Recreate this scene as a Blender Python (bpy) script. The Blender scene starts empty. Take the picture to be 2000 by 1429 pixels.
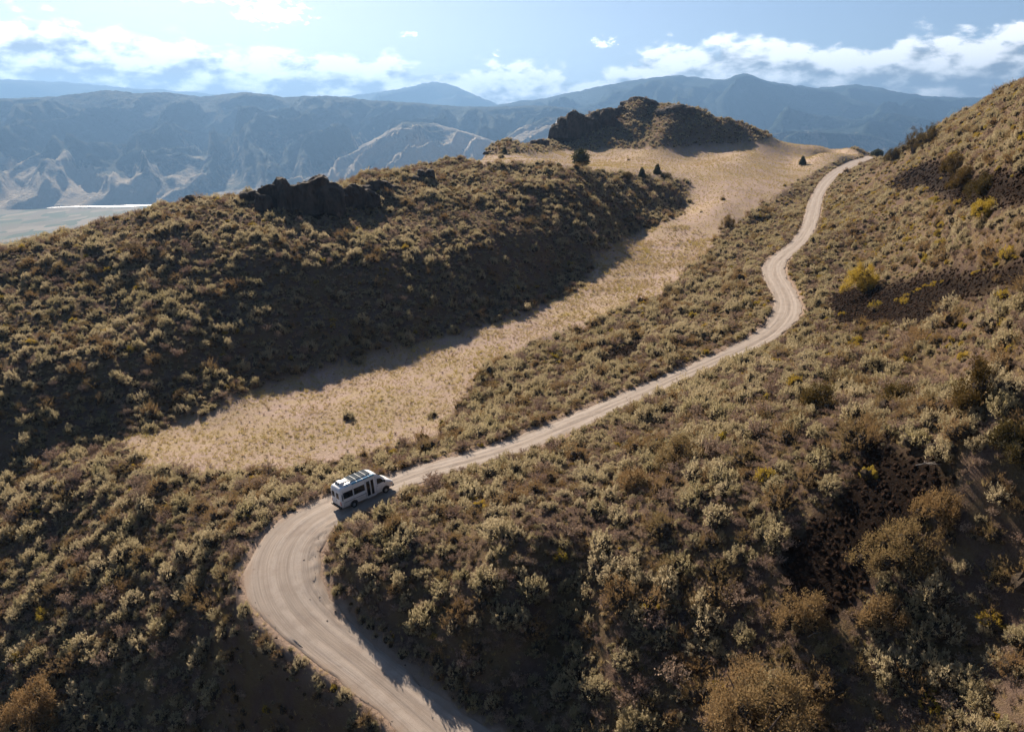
import bpy, bmesh, math, random
import numpy as np
from mathutils import Vector, Matrix, Euler

random.seed(7)
RNG = np.random.RandomState(11)
R = math.radians
VEG = True
HAZE = True

# ------------------------------------------------------------------ camera
SC = 38.0 / 33.0                     # metres per layout unit
CAMH = 38.0
PITCH = R(17.03)
FPX = 1500.0                         # focal length in pixels of a 2000 px wide frame
scene = bpy.context.scene
cam_data = bpy.data.cameras.new('camera')
cam = bpy.data.objects.new('camera', cam_data)
scene.collection.objects.link(cam)
cam_data.sensor_width = 36.0
cam_data.lens = 36.0 * FPX / 2000.0
cam_data.clip_start = 0.5
cam_data.clip_end = 120000.0
cam.location = (0, 0, CAMH)
cam.rotation_euler = (R(90) - PITCH, 0, 0)
scene.camera = cam
scene.render.resolution_x = 1024
scene.render.resolution_y = 731

# ------------------------------------------------------------------ light
SUN_AZ = R(-23.0)                    # left of the view direction (+Y)
SUN_EL = R(31.0)
sun_data = bpy.data.lights.new('sun', 'SUN')
sun_data.energy = 5.0
sun_data.angle = R(0.55)
sun_data.color = (1.0, 0.86, 0.70)
sun = bpy.data.objects.new('sun', sun_data)
scene.collection.objects.link(sun)
sdir = Vector((math.sin(SUN_AZ) * math.cos(SUN_EL), math.cos(SUN_AZ) * math.cos(SUN_EL), math.sin(SUN_EL)))
sun.rotation_euler = sdir.to_track_quat('Z', 'Y').to_euler()
sun.location = (-60, 100, 120)

scene.view_settings.view_transform = 'Standard'
scene.view_settings.look = 'None'
scene.view_settings.exposure = 1.24
scene.view_settings.gamma = 1.0
scene.view_settings.use_curve_mapping = False
scene.cycles.use_denoising = True
scene.cycles.max_bounces = 6
scene.cycles.diffuse_bounces = 1
scene.cycles.glossy_bounces = 2
scene.cycles.transmission_bounces = 3
scene.cycles.transparent_max_bounces = 4
scene.cycles.volume_bounces = 0
scene.cycles.use_adaptive_sampling = True
scene.cycles.adaptive_threshold = 0.02
scene.cycles.sample_clamp_indirect = 6.0
SKY_STRENGTH = 0.05
HAZE_D = 8.8e-5
HAZE_COL = (0.20, 0.37, 0.64, 1)
HAZE_G = 0.36
CLOUD_LIT = ((0.92, 0.91, 0.90), (0.98, 0.98, 0.98))
CLOUD_SHADE = ((0.15, 0.155, 0.165), (0.20, 0.205, 0.215))


# ------------------------------------------------------------------ node helper
class NB:
    def __init__(self, tree):
        self.t = tree
        self.n = tree.nodes
        self.l = tree.links

    def node(self, typ, **kw):
        n = self.n.new(typ)
        for k, v in kw.items():
            setattr(n, k, v)
        return n

    def put(self, sock, v):
        if isinstance(v, bpy.types.NodeSocket):
            self.l.new(v, sock)
        elif v is not None:
            sock.default_value = v

    def math(self, op, a, b=None, c=None, clamp=False):
        n = self.node('ShaderNodeMath', operation=op, use_clamp=clamp)
        self.put(n.inputs[0], a)
        if b is not None:
            self.put(n.inputs[1], b)
        if c is not None:
            self.put(n.inputs[2], c)
        return n.outputs[0]

    def vmath(self, op, a, b=None):
        n = self.node('ShaderNodeVectorMath', operation=op)
        self.put(n.inputs[0], a)
        if b is not None:
            self.put(n.inputs[1], b)
        return n.outputs[0]

    def mix(self, f, a, b, mode='MIX'):
        n = self.node('ShaderNodeMix', data_type='RGBA', blend_type=mode)
        self.put(n.inputs[0], f)
        self.put(n.inputs[6], a if isinstance(a, bpy.types.NodeSocket) else (*a, 1) if len(a) == 3 else a)
        self.put(n.inputs[7], b if isinstance(b, bpy.types.NodeSocket) else (*b, 1) if len(b) == 3 else b)
        return n.outputs[2]

    def noise(self, vec, scale, detail=4.0, rough=0.55, dist=0.0, typ='FBM'):
        n = self.node('ShaderNodeTexNoise', noise_dimensions='3D')
        n.inputs['Scale'].default_value = scale
        n.inputs['Detail'].default_value = detail
        n.inputs['Roughness'].default_value = rough
        n.inputs['Distortion'].default_value = dist
        if vec is not None:
            self.l.new(vec, n.inputs['Vector'])
        return n.outputs['Fac']

    def ss(self, v, lo, hi, o0=0.0, o1=1.0):
        n = self.node('ShaderNodeMapRange', interpolation_type='SMOOTHSTEP')
        self.put(n.inputs[0], v)
        self.put(n.inputs[1], lo)
        self.put(n.inputs[2], hi)
        self.put(n.inputs[3], o0)
        self.put(n.inputs[4], o1)
        return n.outputs[0]

    def ramp(self, f, pts, interp='LINEAR'):
        n = self.node('ShaderNodeValToRGB')
        cr = n.color_ramp
        cr.interpolation = interp
        cr.elements[0].position = pts[0][0]
        cr.elements[1].position = pts[-1][0]
        for p, c in pts[1:-1]:
            cr.elements.new(p)
        for e, (p, c) in zip(list(cr.elements), pts):
            e.color = (*c, 1) if not isinstance(c, float) else (c, c, c, 1)
        self.put(n.inputs[0], f)
        return n.outputs[0]


# ------------------------------------------------------------------ world: sky with a band of cumulus
world = bpy.data.worlds.new('World')
scene.world = world
world.use_nodes = True
wt = world.node_tree
wt.nodes.clear()
W = NB(wt)


def az_of(px):
    return math.atan((px - 1000.0) / FPX / math.cos(PITCH))


def el_px(py):
    return math.atan((714.5 - py) / FPX) - PITCH


def cloud_group():
    g = bpy.data.node_groups.new('cloud_density', 'ShaderNodeTree')
    g.interface.new_socket('az', in_out='INPUT', socket_type='NodeSocketFloat')
    g.interface.new_socket('el', in_out='INPUT', socket_type='NodeSocketFloat')
    g.interface.new_socket('density', in_out='OUTPUT', socket_type='NodeSocketFloat')
    g.interface.new_socket('raw', in_out='OUTPUT', socket_type='NodeSocketFloat')
    g.interface.new_socket('depth', in_out='OUTPUT', socket_type='NodeSocketFloat')
    B = NB(g)
    gi = B.node('NodeGroupInput')
    go = B.node('NodeGroupOutput')
    az, el = gi.outputs[0], gi.outputs[1]
    comb = B.node('ShaderNodeCombineXYZ')
    B.put(comb.inputs[0], az)
    B.put(comb.inputs[1], B.math('MULTIPLY', el, 2.1))
    v = comb.outputs[0]
    n1 = B.noise(v, 11.0, 9.0, 0.60, 0.25)
    n2 = B.noise(v, 30.0, 7.0, 0.62, 0.3)
    vo = B.node('ShaderNodeTexVoronoi', feature='SMOOTH_F1')
    vo.inputs['Scale'].default_value = 24.0
    vo.inputs['Smoothness'].default_value = 0.35
    vo.inputs['Detail'].default_value = 2.0
    B.l.new(v, vo.inputs['Vector'])
    puff = B.math('SUBTRACT', 0.55, vo.outputs['Distance'])
    # top edge of the band as elevation (radians*10) along azimuth; the rest of the ring repeats an average
    tops = [(-900, 62), (-300, 60), (0, 58), (200, 52), (300, 58), (450, 84), (600, 92), (700, 104), (745, 88), (790, 90), (840, 112),
            (950, 108), (1060, 112), (1150, 118), (1200, 118), (1225, 84), (1300, 78), (1430, 70), (1480, 78), (1560, 84),
            (1600, 98), (1640, 84), (1700, 74), (1800, 76), (1880, 88), (1960, 82), (1990, 118), (2100, 130), (2600, 100), (3500, 90)]
    a0, a1 = -math.pi, math.pi
    pts = [((az_of(p) - a0) / (a1 - a0), float((el_px(y)) * 5.0)) for p, y in tops]
    f = B.node('ShaderNodeMapRange')
    B.put(f.inputs[0], az)
    f.inputs[1].default_value = a0
    f.inputs[2].default_value = a1
    top = B.math('DIVIDE', B.ramp(f.outputs[0], pts), 5.0)
    depth = B.math('SUBTRACT', top, el)
    env = B.math('MINIMUM', B.math('MULTIPLY', depth, 20.0), 1.15)
    tex = B.math('ADD', B.math('MULTIPLY', B.math('SUBTRACT', n1, 0.5), 1.45), B.math('MULTIPLY', B.math('SUBTRACT', n2, 0.5), 0.95))
    tex = B.math('ADD', tex, B.math('MULTIPLY', puff, 0.45))
    d = B.math('ADD', B.math('ADD', env, 0.10), tex)
    # thin the band towards the right horizon gap
    def blob(px, py, wx, wy, s):
        ax, ey = az_of(px), el_px(py)
        u = B.math('DIVIDE', B.math('SUBTRACT', az, ax), wx * 1.15 / FPX)
        w = B.math('DIVIDE', B.math('SUBTRACT', el, ey), wy / FPX)
        q = B.math('ADD', B.math('MULTIPLY', u, u), B.math('MULTIPLY', w, w))
        return B.math('MULTIPLY', B.math('SUBTRACT', 1.0, B.math('MINIMUM', q, 3.0)), s)
    best = None
    n3 = B.noise(v, 75.0, 5.0, 0.6, 0.4)
    n2c = B.math('ADD', B.math('MULTIPLY', B.math('SUBTRACT', n3, 0.5), 3.4), B.math('MULTIPLY', B.math('SUBTRACT', n2, 0.5), 2.6))
    n2x = B.math('ADD', B.math('MULTIPLY', B.math('SUBTRACT', n1, 0.5), 2.4), B.math('MULTIPLY', B.math('SUBTRACT', n2, 0.5), 1.1))
    for b in [(590, 32, 75, 30, 1.0), (480, 6, 90, 16, 0.9), (340, 4, 60, 14, 0.8), (1160, 84, 26, 16, 0.8), (1962, 53, 32, 15, 1.0), (826, 71, 22, 10, 0.6),
              (978, 102, 22, 9, 0.6), (1925, 88, 70, 22, 0.6)]:
        x = blob(*b)
        best = x if best is None else B.math('MAXIMUM', best, x)
    best = B.math('SUBTRACT', B.math('ADD', B.math('MULTIPLY', best, 0.7), B.math('MULTIPLY', n2c, 0.62)), 0.28)
    d = B.math('MAXIMUM', d, best)
    B.l.new(d, go.inputs[0])
    B.l.new(B.math('MAXIMUM', tex, B.math('MULTIPLY', best, 0.6)), go.inputs[1])
    B.l.new(depth, go.inputs[2])
    return g


sky = W.node('ShaderNodeTexSky', sky_type='NISHITA')
sky.sun_disc = False
sky.sun_elevation = SUN_EL
sky.sun_rotation = SUN_AZ % (2 * math.pi)
sky.altitude = 400
sky.air_density = 0.62
sky.dust_density = 0.8
sky.ozone_density = 0.7
bg = W.node('ShaderNodeBackground')
W.l.new(sky.outputs[0], bg.inputs[0])
bg.inputs[1].default_value = SKY_STRENGTH
wo = W.node('ShaderNodeOutputWorld')
W.l.new(bg.outputs[0], wo.inputs[0])

# the cloud band: part of a dome 70 km out, open where the sky is clear
cm = bpy.data.materials.new('clouds')
cm.use_nodes = True
cm.node_tree.nodes.clear()
W = NB(cm.node_tree)
pos = W.node('ShaderNodeNewGeometry').outputs['Position']
dirn = W.vmath('NORMALIZE', W.vmath('SUBTRACT', pos, (0, 0, CAMH)))
sep = W.node('ShaderNodeSeparateXYZ')
W.l.new(dirn, sep.inputs[0])
az = W.math('ARCTAN2', sep.outputs[0], sep.outputs[1])
el = W.math('ARCSINE', sep.outputs[2])
cg = cloud_group()


def cloud(a, e):
    n = W.node('ShaderNodeGroup')
    n.node_tree = cg
    W.put(n.inputs[0], a)
    W.put(n.inputs[1], e)
    return n.outputs


d0 = cloud(az, el)
d1 = cloud(W.math('ADD', az, -0.012), W.math('ADD', el, 0.016))
d2 = cloud(W.math('ADD', az, -0.03), W.math('ADD', el, 0.040))
cover = W.ss(d0[0], 0.0, 0.30)
# sun shading painted into the colour: bright towards up and left, grey elsewhere
rise = W.math('ADD', W.math('MULTIPLY', W.math('SUBTRACT', d0[1], d1[1]), 1.5), W.math('MULTIPLY', W.math('SUBTRACT', d0[1], d2[1]), 0.8))
low = W.ss(d0[2], 0.01, 0.085)
shade_mix = W.ss(W.math('SUBTRACT', W.math('ADD', W.math('MULTIPLY', low, 0.75), W.math('MULTIPLY', d0[0], 0.35)), rise), -0.05, 1.15)
# both painted tones brighten towards the sun, in place of forward scatter
dots = W.node('ShaderNodeVectorMath', operation='DOT_PRODUCT')
W.l.new(dirn, dots.inputs[0])
dots.inputs[1].default_value = sdir
fwd = W.ss(dots.outputs['Value'], 0.55, 1.0)
lit = W.mix(fwd, CLOUD_LIT[0], CLOUD_LIT[1])
shade = W.mix(fwd, CLOUD_SHADE[0], CLOUD_SHADE[1])
em = W.node('ShaderNodeEmission')
W.l.new(W.mix(shade_mix, lit, shade), em.inputs[0])
em.inputs[1].default_value = 1.0
tr = W.node('ShaderNodeBsdfTransparent')
mx = W.node('ShaderNodeMixShader')
W.l.new(W.math('MULTIPLY', cover, 0.97), mx.inputs[0])
W.l.new(tr.outputs[0], mx.inputs[1])
W.l.new(em.outputs[0], mx.inputs[2])
co = W.node('ShaderNodeOutputMaterial')
W.l.new(mx.outputs[0], co.inputs[0])
cm.cycles.emission_sampling = 'NONE'
cv_, cf_ = [], []
for j in range(9):
    e_ = R(-1.0 + 17.0 * j / 8)
    for i in range(144):
        t_ = 2 * math.pi * i / 144
        cv_.append((70000 * math.cos(e_) * math.sin(t_), 70000 * math.cos(e_) * math.cos(t_), CAMH + 70000 * math.sin(e_)))
        if j:
            cf_.append(((j - 1) * 144 + i, (j - 1) * 144 + (i + 1) % 144, j * 144 + (i + 1) % 144, j * 144 + i))
me_ = bpy.data.meshes.new('clouds')
me_.from_pydata(cv_, [], cf_)
me_.materials.append(cm)
clouds = bpy.data.objects.new('clouds', me_)
scene.collection.objects.link(clouds)
clouds['kind'] = 'structure'
clouds['label'] = 'band of white and grey cumulus over the mountains'


# ------------------------------------------------------------------ numeric noise
_perm = np.arange(256)
np.random.RandomState(5).shuffle(_perm)
_perm = np.concatenate([_perm, _perm, _perm])
_ga = np.random.RandomState(9).uniform(0, 2 * np.pi, 256)
_gx, _gy = np.cos(_ga), np.sin(_ga)


def perlin(x, y):
    x = np.asarray(x, float)
    y = np.asarray(y, float)
    xi = np.floor(x).astype(int)
    yi = np.floor(y).astype(int)
    xf, yf = x - xi, y - yi
    xi &= 255
    yi &= 255
    u = xf * xf * xf * (xf * (xf * 6 - 15) + 10)
    v = yf * yf * yf * (yf * (yf * 6 - 15) + 10)

    def g(ix, iy, dx, dy):
        h = _perm[_perm[ix & 255] + (iy & 255)]
        return _gx[h] * dx + _gy[h] * dy
    n00 = g(xi, yi, xf, yf)
    n10 = g(xi + 1, yi, xf - 1, yf)
    n01 = g(xi, yi + 1, xf, yf - 1)
    n11 = g(xi + 1, yi + 1, xf - 1, yf - 1)
    return ((n00 * (1 - u) + n10 * u) * (1 - v) + (n01 * (1 - u) + n11 * u) * v) * 1.5


def fbm(x, y, o=4, g=0.5):
    s, a = 0, 1.0
    for i in range(o):
        s = s + a * perlin(x * 2 ** i + 17.3 * i, y * 2 ** i - 9.1 * i)
        a *= g
    return s


def ridged(x, y, o=5, g=0.5):
    s, a, w = 0, 1.0, 1.0
    for i in range(o):
        n = 1 - np.abs(perlin(x * 2 ** i + 31.7 * i, y * 2 ** i + 5.3 * i))
        n = n * n * w
        s = s + a * n
        w = np.clip(n * 1.6, 0, 1)
        a *= g
    return s


def sstep(a, b, x):
    t = np.clip((x - a) / (b - a), 0, 1)
    return t * t * (3 - 2 * t)


cP, sP = math.cos(PITCH), math.sin(PITCH)


def ray(px, py):
    u = (px - 1000.0) / FPX
    v = (714.5 - py) / FPX
    return u, cP + v * sP, -sP + v * cP


def at_z(px, py, z):                 # world point of a pixel at height z (metres)
    u, dy, dz = ray(px, py)
    t = (z - CAMH) / dz
    return np.array([u * t, dy * t, z])


def at_Y(px, py, Y):
    u, dy, dz = ray(px, py)
    t = Y / dy
    return np.array([u * t, Y, CAMH + dz * t])


def project(x, y, z):
    h = z - CAMH
    f = y * cP - h * sP
    v = y * sP + h * cP
    f = np.where(f > 0.1, f, 0.1)
    return 1000.0 + FPX * x / f, 714.5 - FPX * v / f


# ------------------------------------------------------------------ terrain control points
CP = []


def cp(px, py, z):                   # z in layout units
    CP.append(at_z(px, py, z * SC))


def cpd(px, py, d):
    CP.append(at_Y(px, py, d * SC))


def cw(x, y, z):
    CP.append(np.array([x * SC, y * SC, z * SC]))


ROAD = [  # left px, right px, height
    ((850, 1520), (1110, 1500), -5.2), ((768, 1429), (947, 1429), -4.6), ((696, 1352), (872, 1360), -4.0), ((643, 1316), (805, 1300), -3.5),
    ((570, 1267), (735, 1250), -2.9), ((501, 1210), (684, 1205), -2.3), ((473, 1166), (656, 1180), -1.8), ((467, 1125), (634, 1148), -1.45), ((481, 1081), (622, 1108), -1.1),
    ((505, 1040), (621, 1065), -0.75), ((542, 1012), (645, 1030), -0.4), ((594, 988), (668, 1017), -0.15), ((650, 962), (708, 996), 0.0), ((705, 944), (764, 973), 0.25),
    ((764, 927), (812, 940), 0.5), ((845, 907), (886, 916), 0.8), ((926, 886), (967, 894), 1.1), ((1007, 858), (1048, 870), 1.4),
    ((1100, 817), (1128, 836), 1.9), ((1200, 777), (1222, 795), 2.4), ((1300, 735), (1320, 751), 3.0), ((1400, 692), (1408, 712), 4.0), ((1447, 673), (1458, 688), 4.7), ((1485, 649), (1500, 670), 5.3),
    ((1506, 624), (1533, 650), 5.8), ((1515, 595), (1563, 625), 6.2), ((1507, 570), (1566, 592), 6.5), ((1494, 548), (1553, 566), 6.8),
    ((1487, 526), (1538, 545), 7.0), ((1498, 507), (1532, 522), 7.25), ((1526, 488), (1545, 500), 7.5), ((1551, 469), (1568, 480), 7.8),
    ((1567, 441), (1590, 452), 8.5), ((1574, 415), (1600, 424), 9.2), ((1578, 398), (1604, 402), 10.0), ((1590, 376), (1609, 380), 11.0),
    ((1608, 351), (1624, 357), 12.6), ((1632, 332), (1650, 337), 14.8), ((1665, 315), (1680, 319), 17.3), ((1690, 307), (1702, 310), 18.7)]
RL = np.array([at_z(a[0], a[1], z * SC) for a, b, z in ROAD])
RR = np.array([at_z(b[0], b[1], z * SC) for a, b, z in ROAD])
e1 = (RL[-1] + RR[-1]) / 2
tail = np.array([14.0, 34.0, -0.2])
RL = np.vstack([RL, RL[-1] + tail])
RR = np.vstack([RR, RR[-1] + tail])
for i in range(0, len(RL) - 1):
    CP.append((RL[i] + RR[i]) / 2)

for c in [(300, 880, -4.2), (250, 850, -4.6), (600, 800, -4), (900, 700, -3), (800, 850, -3), (1100, 600, -.8), (1250, 480, 4.3), (1150, 560, .8),
          (1000, 650, -2), (600, 880, -3.8), (450, 860, -4.4), (450, 790, -4), (1200, 540, 1.8), (1300, 440, 7), (1400, 400, 10.5), (1330, 380, 11.5), (750, 760, -3.6),
          (900, 780, -2.8), (1400, 460, 6), (1450, 430, 7.6),
          (1500, 340, 14.6), (1550, 320, 16), (1550, 300, 20), (1520, 372, 12), (1450, 300, 21.4), (1400, 345, 15.4), (1300, 330, 17.4), (1400, 320, 18.4), (1200, 322, 19),
          (1130, 324, 20.8), (1250, 305, 20.8), (1050, 312, 21.3), (1420, 365, 13.4),
          (1000, 800, -.8), (1000, 750, -1.6), (950, 830, -.3), (1100, 700, 0), (1200, 720, 1.6), (1200, 640, .6), (1300, 650, 3), (1300, 590, 2.0), (1400, 600, 4.6), (1400, 520, 4),
          (1450, 580, 5.5), (1450, 480, 5.8), (1500, 450, 7), (1500, 400, 9.5), (1000, 700, -2.0), (1100, 760, 1.0),
          # left of the bend
          (430, 1010, -1.6), (300, 950, -3.2), (100, 950, -6), (300, 1050, -5), (100, 1050, -9), (430, 1130, -2.6), (400, 1200, -5.8), (200, 1150, -8.6), (0, 1150, -12), (0, 1000, -9.5),
          (500, 1300, -6.4), (300, 1300, -9.8), (100, 1300, -13), (600, 1400, -8.6), (400, 1400, -11.5), (100, 1400, -15.5), (420, 930, -3.6), (560, 950, -2.2), (700, 920, -2.4), (850, 880, -1.8),
          (400, 1700, -20), (-300, 1300, -22), (700, 1700, -14), (-300, 900, -12),
          # right of the road, spur
          (1300, 800, 4.2), (1300, 900, 5.2), (1500, 700, 7), (1500, 800, 9.2), (1650, 700, 10), (1650, 800, 12), (1800, 800, 14.5), (1950, 800, 17), (1700, 900, 12), (1900, 900, 14.5),
          (1500, 900, 9.3), (1400, 1000, 6.8), (1600, 1000, 9), (1800, 1000, 11), (1950, 1000, 12.5), (1500, 1100, 5.8), (1700, 1100, 8.0), (1900, 1100, 9.8), (1300, 1100, 3.8),
          (1500, 1250, 3.0), (1750, 1250, 5.5), (1950, 1250, 7.2), (1300, 1250, 1.0), (1100, 1250, -1.6), (1100, 1100, 2.4), (1100, 950, 3.3), (900, 1000, 1.8), (900, 1200, 0),
          (1000, 1400, -4.6), (1200, 1400, -2.2), (1500, 1400, 0.9), (1900, 1400, 4.6), (800, 1060, 1.1), (740, 1110, .2), (900, 1110, 1.5), (800, 1250, -2.4), (900, 1300, -2.8), (1000, 1180, 1.4),
          (1000, 900, 1.9), (1150, 860, 2.8), (1400, 760, 5.6), (760, 1000, .6), (1000, 1300, -2.4), (1200, 1180, 1.9),
          (1000, 1700, -9), (1600, 1700, -3), (2200, 1300, 10.5),
          # right hill
          (1650, 650, 7.5), (1750, 650, 10), (1700, 540, 10.5), (1850, 700, 13.5), (1850, 600, 15.6), (1850, 500, 18.4), (1980, 700, 17.5), (1980, 600, 19.8), (1980, 500, 22.6), (1980, 400, 26),
          (2200, 700, 21), (2200, 500, 26), (1620, 560, 7.4)]:
    cp(*c)
for c in [(1750, 560, 106), (1750, 450, 150), (1750, 350, 232), (1750, 303, 285), (1850, 400, 120), (1850, 300, 165), (1850, 262, 205), (1980, 300, 90), (1990, 212, 112), (1930, 240, 150),
          (1650, 450, 170), (1650, 380, 255), (1700, 320, 330), (2200, 180, 80), (1620, 520, 150), (1920, 260, 140), (1800, 274, 250),
          # saddle crest, then falling away
          (1520, 274, 515), (1600, 286, 500), (1700, 303, 464), (1560, 281, 506), (1640, 301, 440), (1600, 300, 430), (1100, 297, 430), (950, 309, 372), (1000, 303, 400), (1650, 294, 480),
          # knoll
          (1260, 194, 505), (1180, 216, 497), (1225, 203, 500), (1290, 203, 500), (1325, 205, 488), (1355, 209, 482), (1385, 219, 481), (1420, 232, 480), (1150, 222, 494), (1270, 222, 486), (1210, 225, 486), (1340, 228, 470), (1380, 240, 468), (1260, 262, 455), (1180, 262, 462), (1320, 264, 452), (1465, 250, 485), (1500, 264, 495), (1235, 240, 468), (1300, 246, 452), (1150, 240, 480), (1115, 260, 475), (1400, 262, 465),
          (1200, 281, 446), (1350, 280, 448), (1450, 275, 470), (1062, 276, 470), (1022, 289, 450), (1100, 285, 455)]:
    cpd(*c)


def column(px, py, z, steps, drop=True):
    cp(px, py, z)
    u, dy, dz = ray(px, py)
    Y = (33 - z) / (-dz / dy)
    for py2, deg in steps:
        m = math.tan(R(deg))
        u, dy, dz = ray(px, py2)
        r2 = -dz / dy
        Y2 = (33 - z + m * Y) / (r2 + m)
        # a point halfway keeps the slope straight
        zm, Ym = z + m * (Y2 - Y) / 2, (Y + Y2) / 2
        if Y2 - Y > 12:
            cw((px - 1000) / FPX * Ym / dy * 1.0, Ym, zm)
        z, Y = z + m * (Y2 - Y), Y2
        cp(px, py2, z)
    if drop:
        sx = (px - 1000) / FPX
        for k, dzz in ((1.12, -3.5), (1.4, -26), (2.0, -95)):
            cw(sx * Y * k, Y * k, z + dzz)


column(-250, 960, -10, [(700, 30), (600, 14), (520, 20)])
column(-100, 930, -8.5, [(700, 30), (580, 14), (500, 20)])
column(50, 895, -7, [(695, 33), (570, 13), (503, 24), (480, 8)])
column(200, 850, -5.5, [(700, 34), (590, 13), (478, 23), (446, 6)])
column(350, 805, -4.3, [(650, 31), (560, 18), (458, 25), (404, 11)])
column(500, 737, -3.2, [(500, 32), (430, 14), (386, 10)])
column(600, 705, -2.8, [(480, 33), (440, 12), (395, 10), (376, 8)])
column(720, 680, -2.4, [(500, 33), (430, 11), (345, 13)])
column(850, 640, -1.3, [(500, 32), (430, 16), (375, 12), (324, 11)])
column(960, 603, -0.2, [(480, 29), (400, 20), (322, 11)], False)
column(1050, 565, 1, [(450, 30), (370, 18), (328, 10)], False)
column(1130, 520, 3, [(430, 31), (360, 22), (334, 7)], False)
column(1230, 445, 6.2, [(385, 28), (348, 10)], False)
column(1312, 405, 8.6, [(366, 22)], False)
for c in [(0, -40, -40), (-70, -20, -52), (70, -20, -8), (-60, 20, -34), (0, 12, -19), (40, 14, -5), (85, 25, 22), (130, 70, 42), (165, 120, 46), (210, 210, 46), (230, 330, 30), (250, 480, 0),
          (300, 700, -60), (120, 560, 0), (60, 540, 10), (100, 650, -40), (0, 620, -30), (0, 800, -110), (-100, 480, -12), (-150, 600, -90), (-60, 430, 8), (-350, 500, -150), (-500, 300, -150), (-250, 130, -38), (-150, 60, -34), (-120, -100, -80),
          (150, -100, 0), (0, -200, -80), (300, 0, 50), (500, 300, 40), (500, 800, -100), (120, 520, 16), (190, 470, 12), (80, 520, 22)]:
    cw(*c)
CP = np.array(CP)


def q_of(x, y):
    r = np.sqrt(x * x + y * y) + 1e-6
    s = 60.0 * np.log1p(r / 45.0) / r
    return x * s, y * s


def tps_fit(P, lam=0.25):
    qx, qy = q_of(P[:, 0], P[:, 1])
    n = len(P)
    d2 = (qx[:, None] - qx[None]) ** 2 + (qy[:, None] - qy[None]) ** 2
    K = 0.5 * d2 * np.log(d2 + 1e-9)
    A = np.zeros((n + 3, n + 3))
    A[:n, :n] = K + lam * np.eye(n)
    A[:n, n:] = np.c_[np.ones(n), qx, qy]
    A[n:, :n] = A[:n, n:].T
    b = np.r_[P[:, 2], 0, 0, 0]
    w = np.linalg.solve(A, b)
    return qx, qy, w


TQX, TQY, TW = tps_fit(CP)


def tps_eval(x, y):
    qx, qy = q_of(x, y)
    out = np.empty(x.shape)
    n = len(TQX)
    for s in range(0, len(qx), 20000):
        a, b = qx[s:s + 20000, None], qy[s:s + 20000, None]
        d2 = (a - TQX[None]) ** 2 + (b - TQY[None]) ** 2
        out[s:s + 20000] = (0.5 * d2 * np.log(d2 + 1e-9)) @ TW[:n] + TW[n] + TW[n + 1] * a[:, 0] + TW[n + 2] * b[:, 0]
    return out


# regions, outlined once in the photograph's own frame and carried onto the ground
MEADOW = [(232, 862), (300, 915), (430, 925), (560, 918), (690, 895), (800, 868), (880, 835), (905, 780), (950, 720), (1040, 668), (1180, 622), (1290, 575), (1375, 505), (1415, 452), (1480, 410), (1550, 362),
          (1612, 326), (1690, 300), (1600, 270), (1520, 262), (1480, 276), (1300, 288), (1100, 294), (900, 306), (930, 322), (1060, 320), (1190, 338), (1350, 352), (1335, 418), (1230, 460), (1165, 495), (1137, 558), (1005, 617),
          (855, 660), (685, 706), (505, 758), (355, 824)]
SCREE = [
    [(1620, 601), (1627, 576), (1652, 564), (1715, 557), (1756, 551), (1809, 532), (1872, 526), (1920, 526), (2010, 500), (2060, 520), (2000, 560), (1872, 589), (1841, 614), (1794, 639), (1715, 633), (1636, 633)],
    [(1690, 870), (1830, 880), (1860, 950), (1790, 1010), (1750, 1070), (1700, 1130), (1650, 1200), (1600, 1215), (1515, 1175), (1530, 1085), (1590, 1010), (1640, 960)],
    [(1725, 375), (1760, 335), (1830, 310), (1890, 345), (1960, 330), (2060, 340), (2060, 395), (1960, 405), (1880, 405), (1800, 372)],
    [(1168, 705), (1200, 680), (1250, 662), (1262, 672), (1230, 700), (1185, 712)]]
BARE = [[(1760, 735), (1800, 700), (1900, 700), (2010, 690), (2010, 740), (1900, 760), (1800, 765)], [(1235, 845), (1290, 800), (1340, 800), (1300, 850)],
        [(600, 430), (760, 415), (850, 435), (720, 455), (620, 450)], [(940, 470), (1000, 440), (1120, 560), (1060, 575)]]


def in_poly(px, py, poly):
    inside = np.zeros(px.shape, bool)
    n = len(poly)
    for i in range(n):
        x1, y1 = poly[i]
        x2, y2 = poly[(i + 1) % n]
        if y1 == y2:
            continue
        c = ((y1 > py) != (y2 > py)) & (px < (x2 - x1) * (py - y1) / (y2 - y1) + x1)
        inside ^= c
    return inside


def region(x, y, z, polys, j=1.0):
    px, py = project(x, y, z)
    r = np.sqrt(x * x + y * y)
    k = j * 1500.0 / np.maximum(r, 20.0)
    px = px + k * 1.4 * fbm(x * 0.22, y * 0.22, 3)
    py = py + k * 0.45 * fbm(x * 0.22 + 50, y * 0.22 + 9, 3)
    m = np.zeros(px.shape, bool)
    for p in polys:
        m |= in_poly(px, py, p)
    return m & (y > 5)


# road centre line
def catmull(P, n):
    out = []
    for i in range(len(P) - 1):
        p0, p1, p2, p3 = P[max(i - 1, 0)], P[i], P[i + 1], P[min(i + 2, len(P) - 1)]
        L = np.linalg.norm((p2 - p1)[:2])
        k = max(2, int(L / n))
        for j in range(k):
            t = j / k
            out.append(0.5 * ((2 * p1) + (-p0 + p2) * t + (2 * p0 - 5 * p1 + 4 * p2 - p3) * t * t + (-p0 + 3 * p1 - 3 * p2 + p3) * t ** 3))
    out.append(P[-1])
    return np.array(out)


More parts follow.
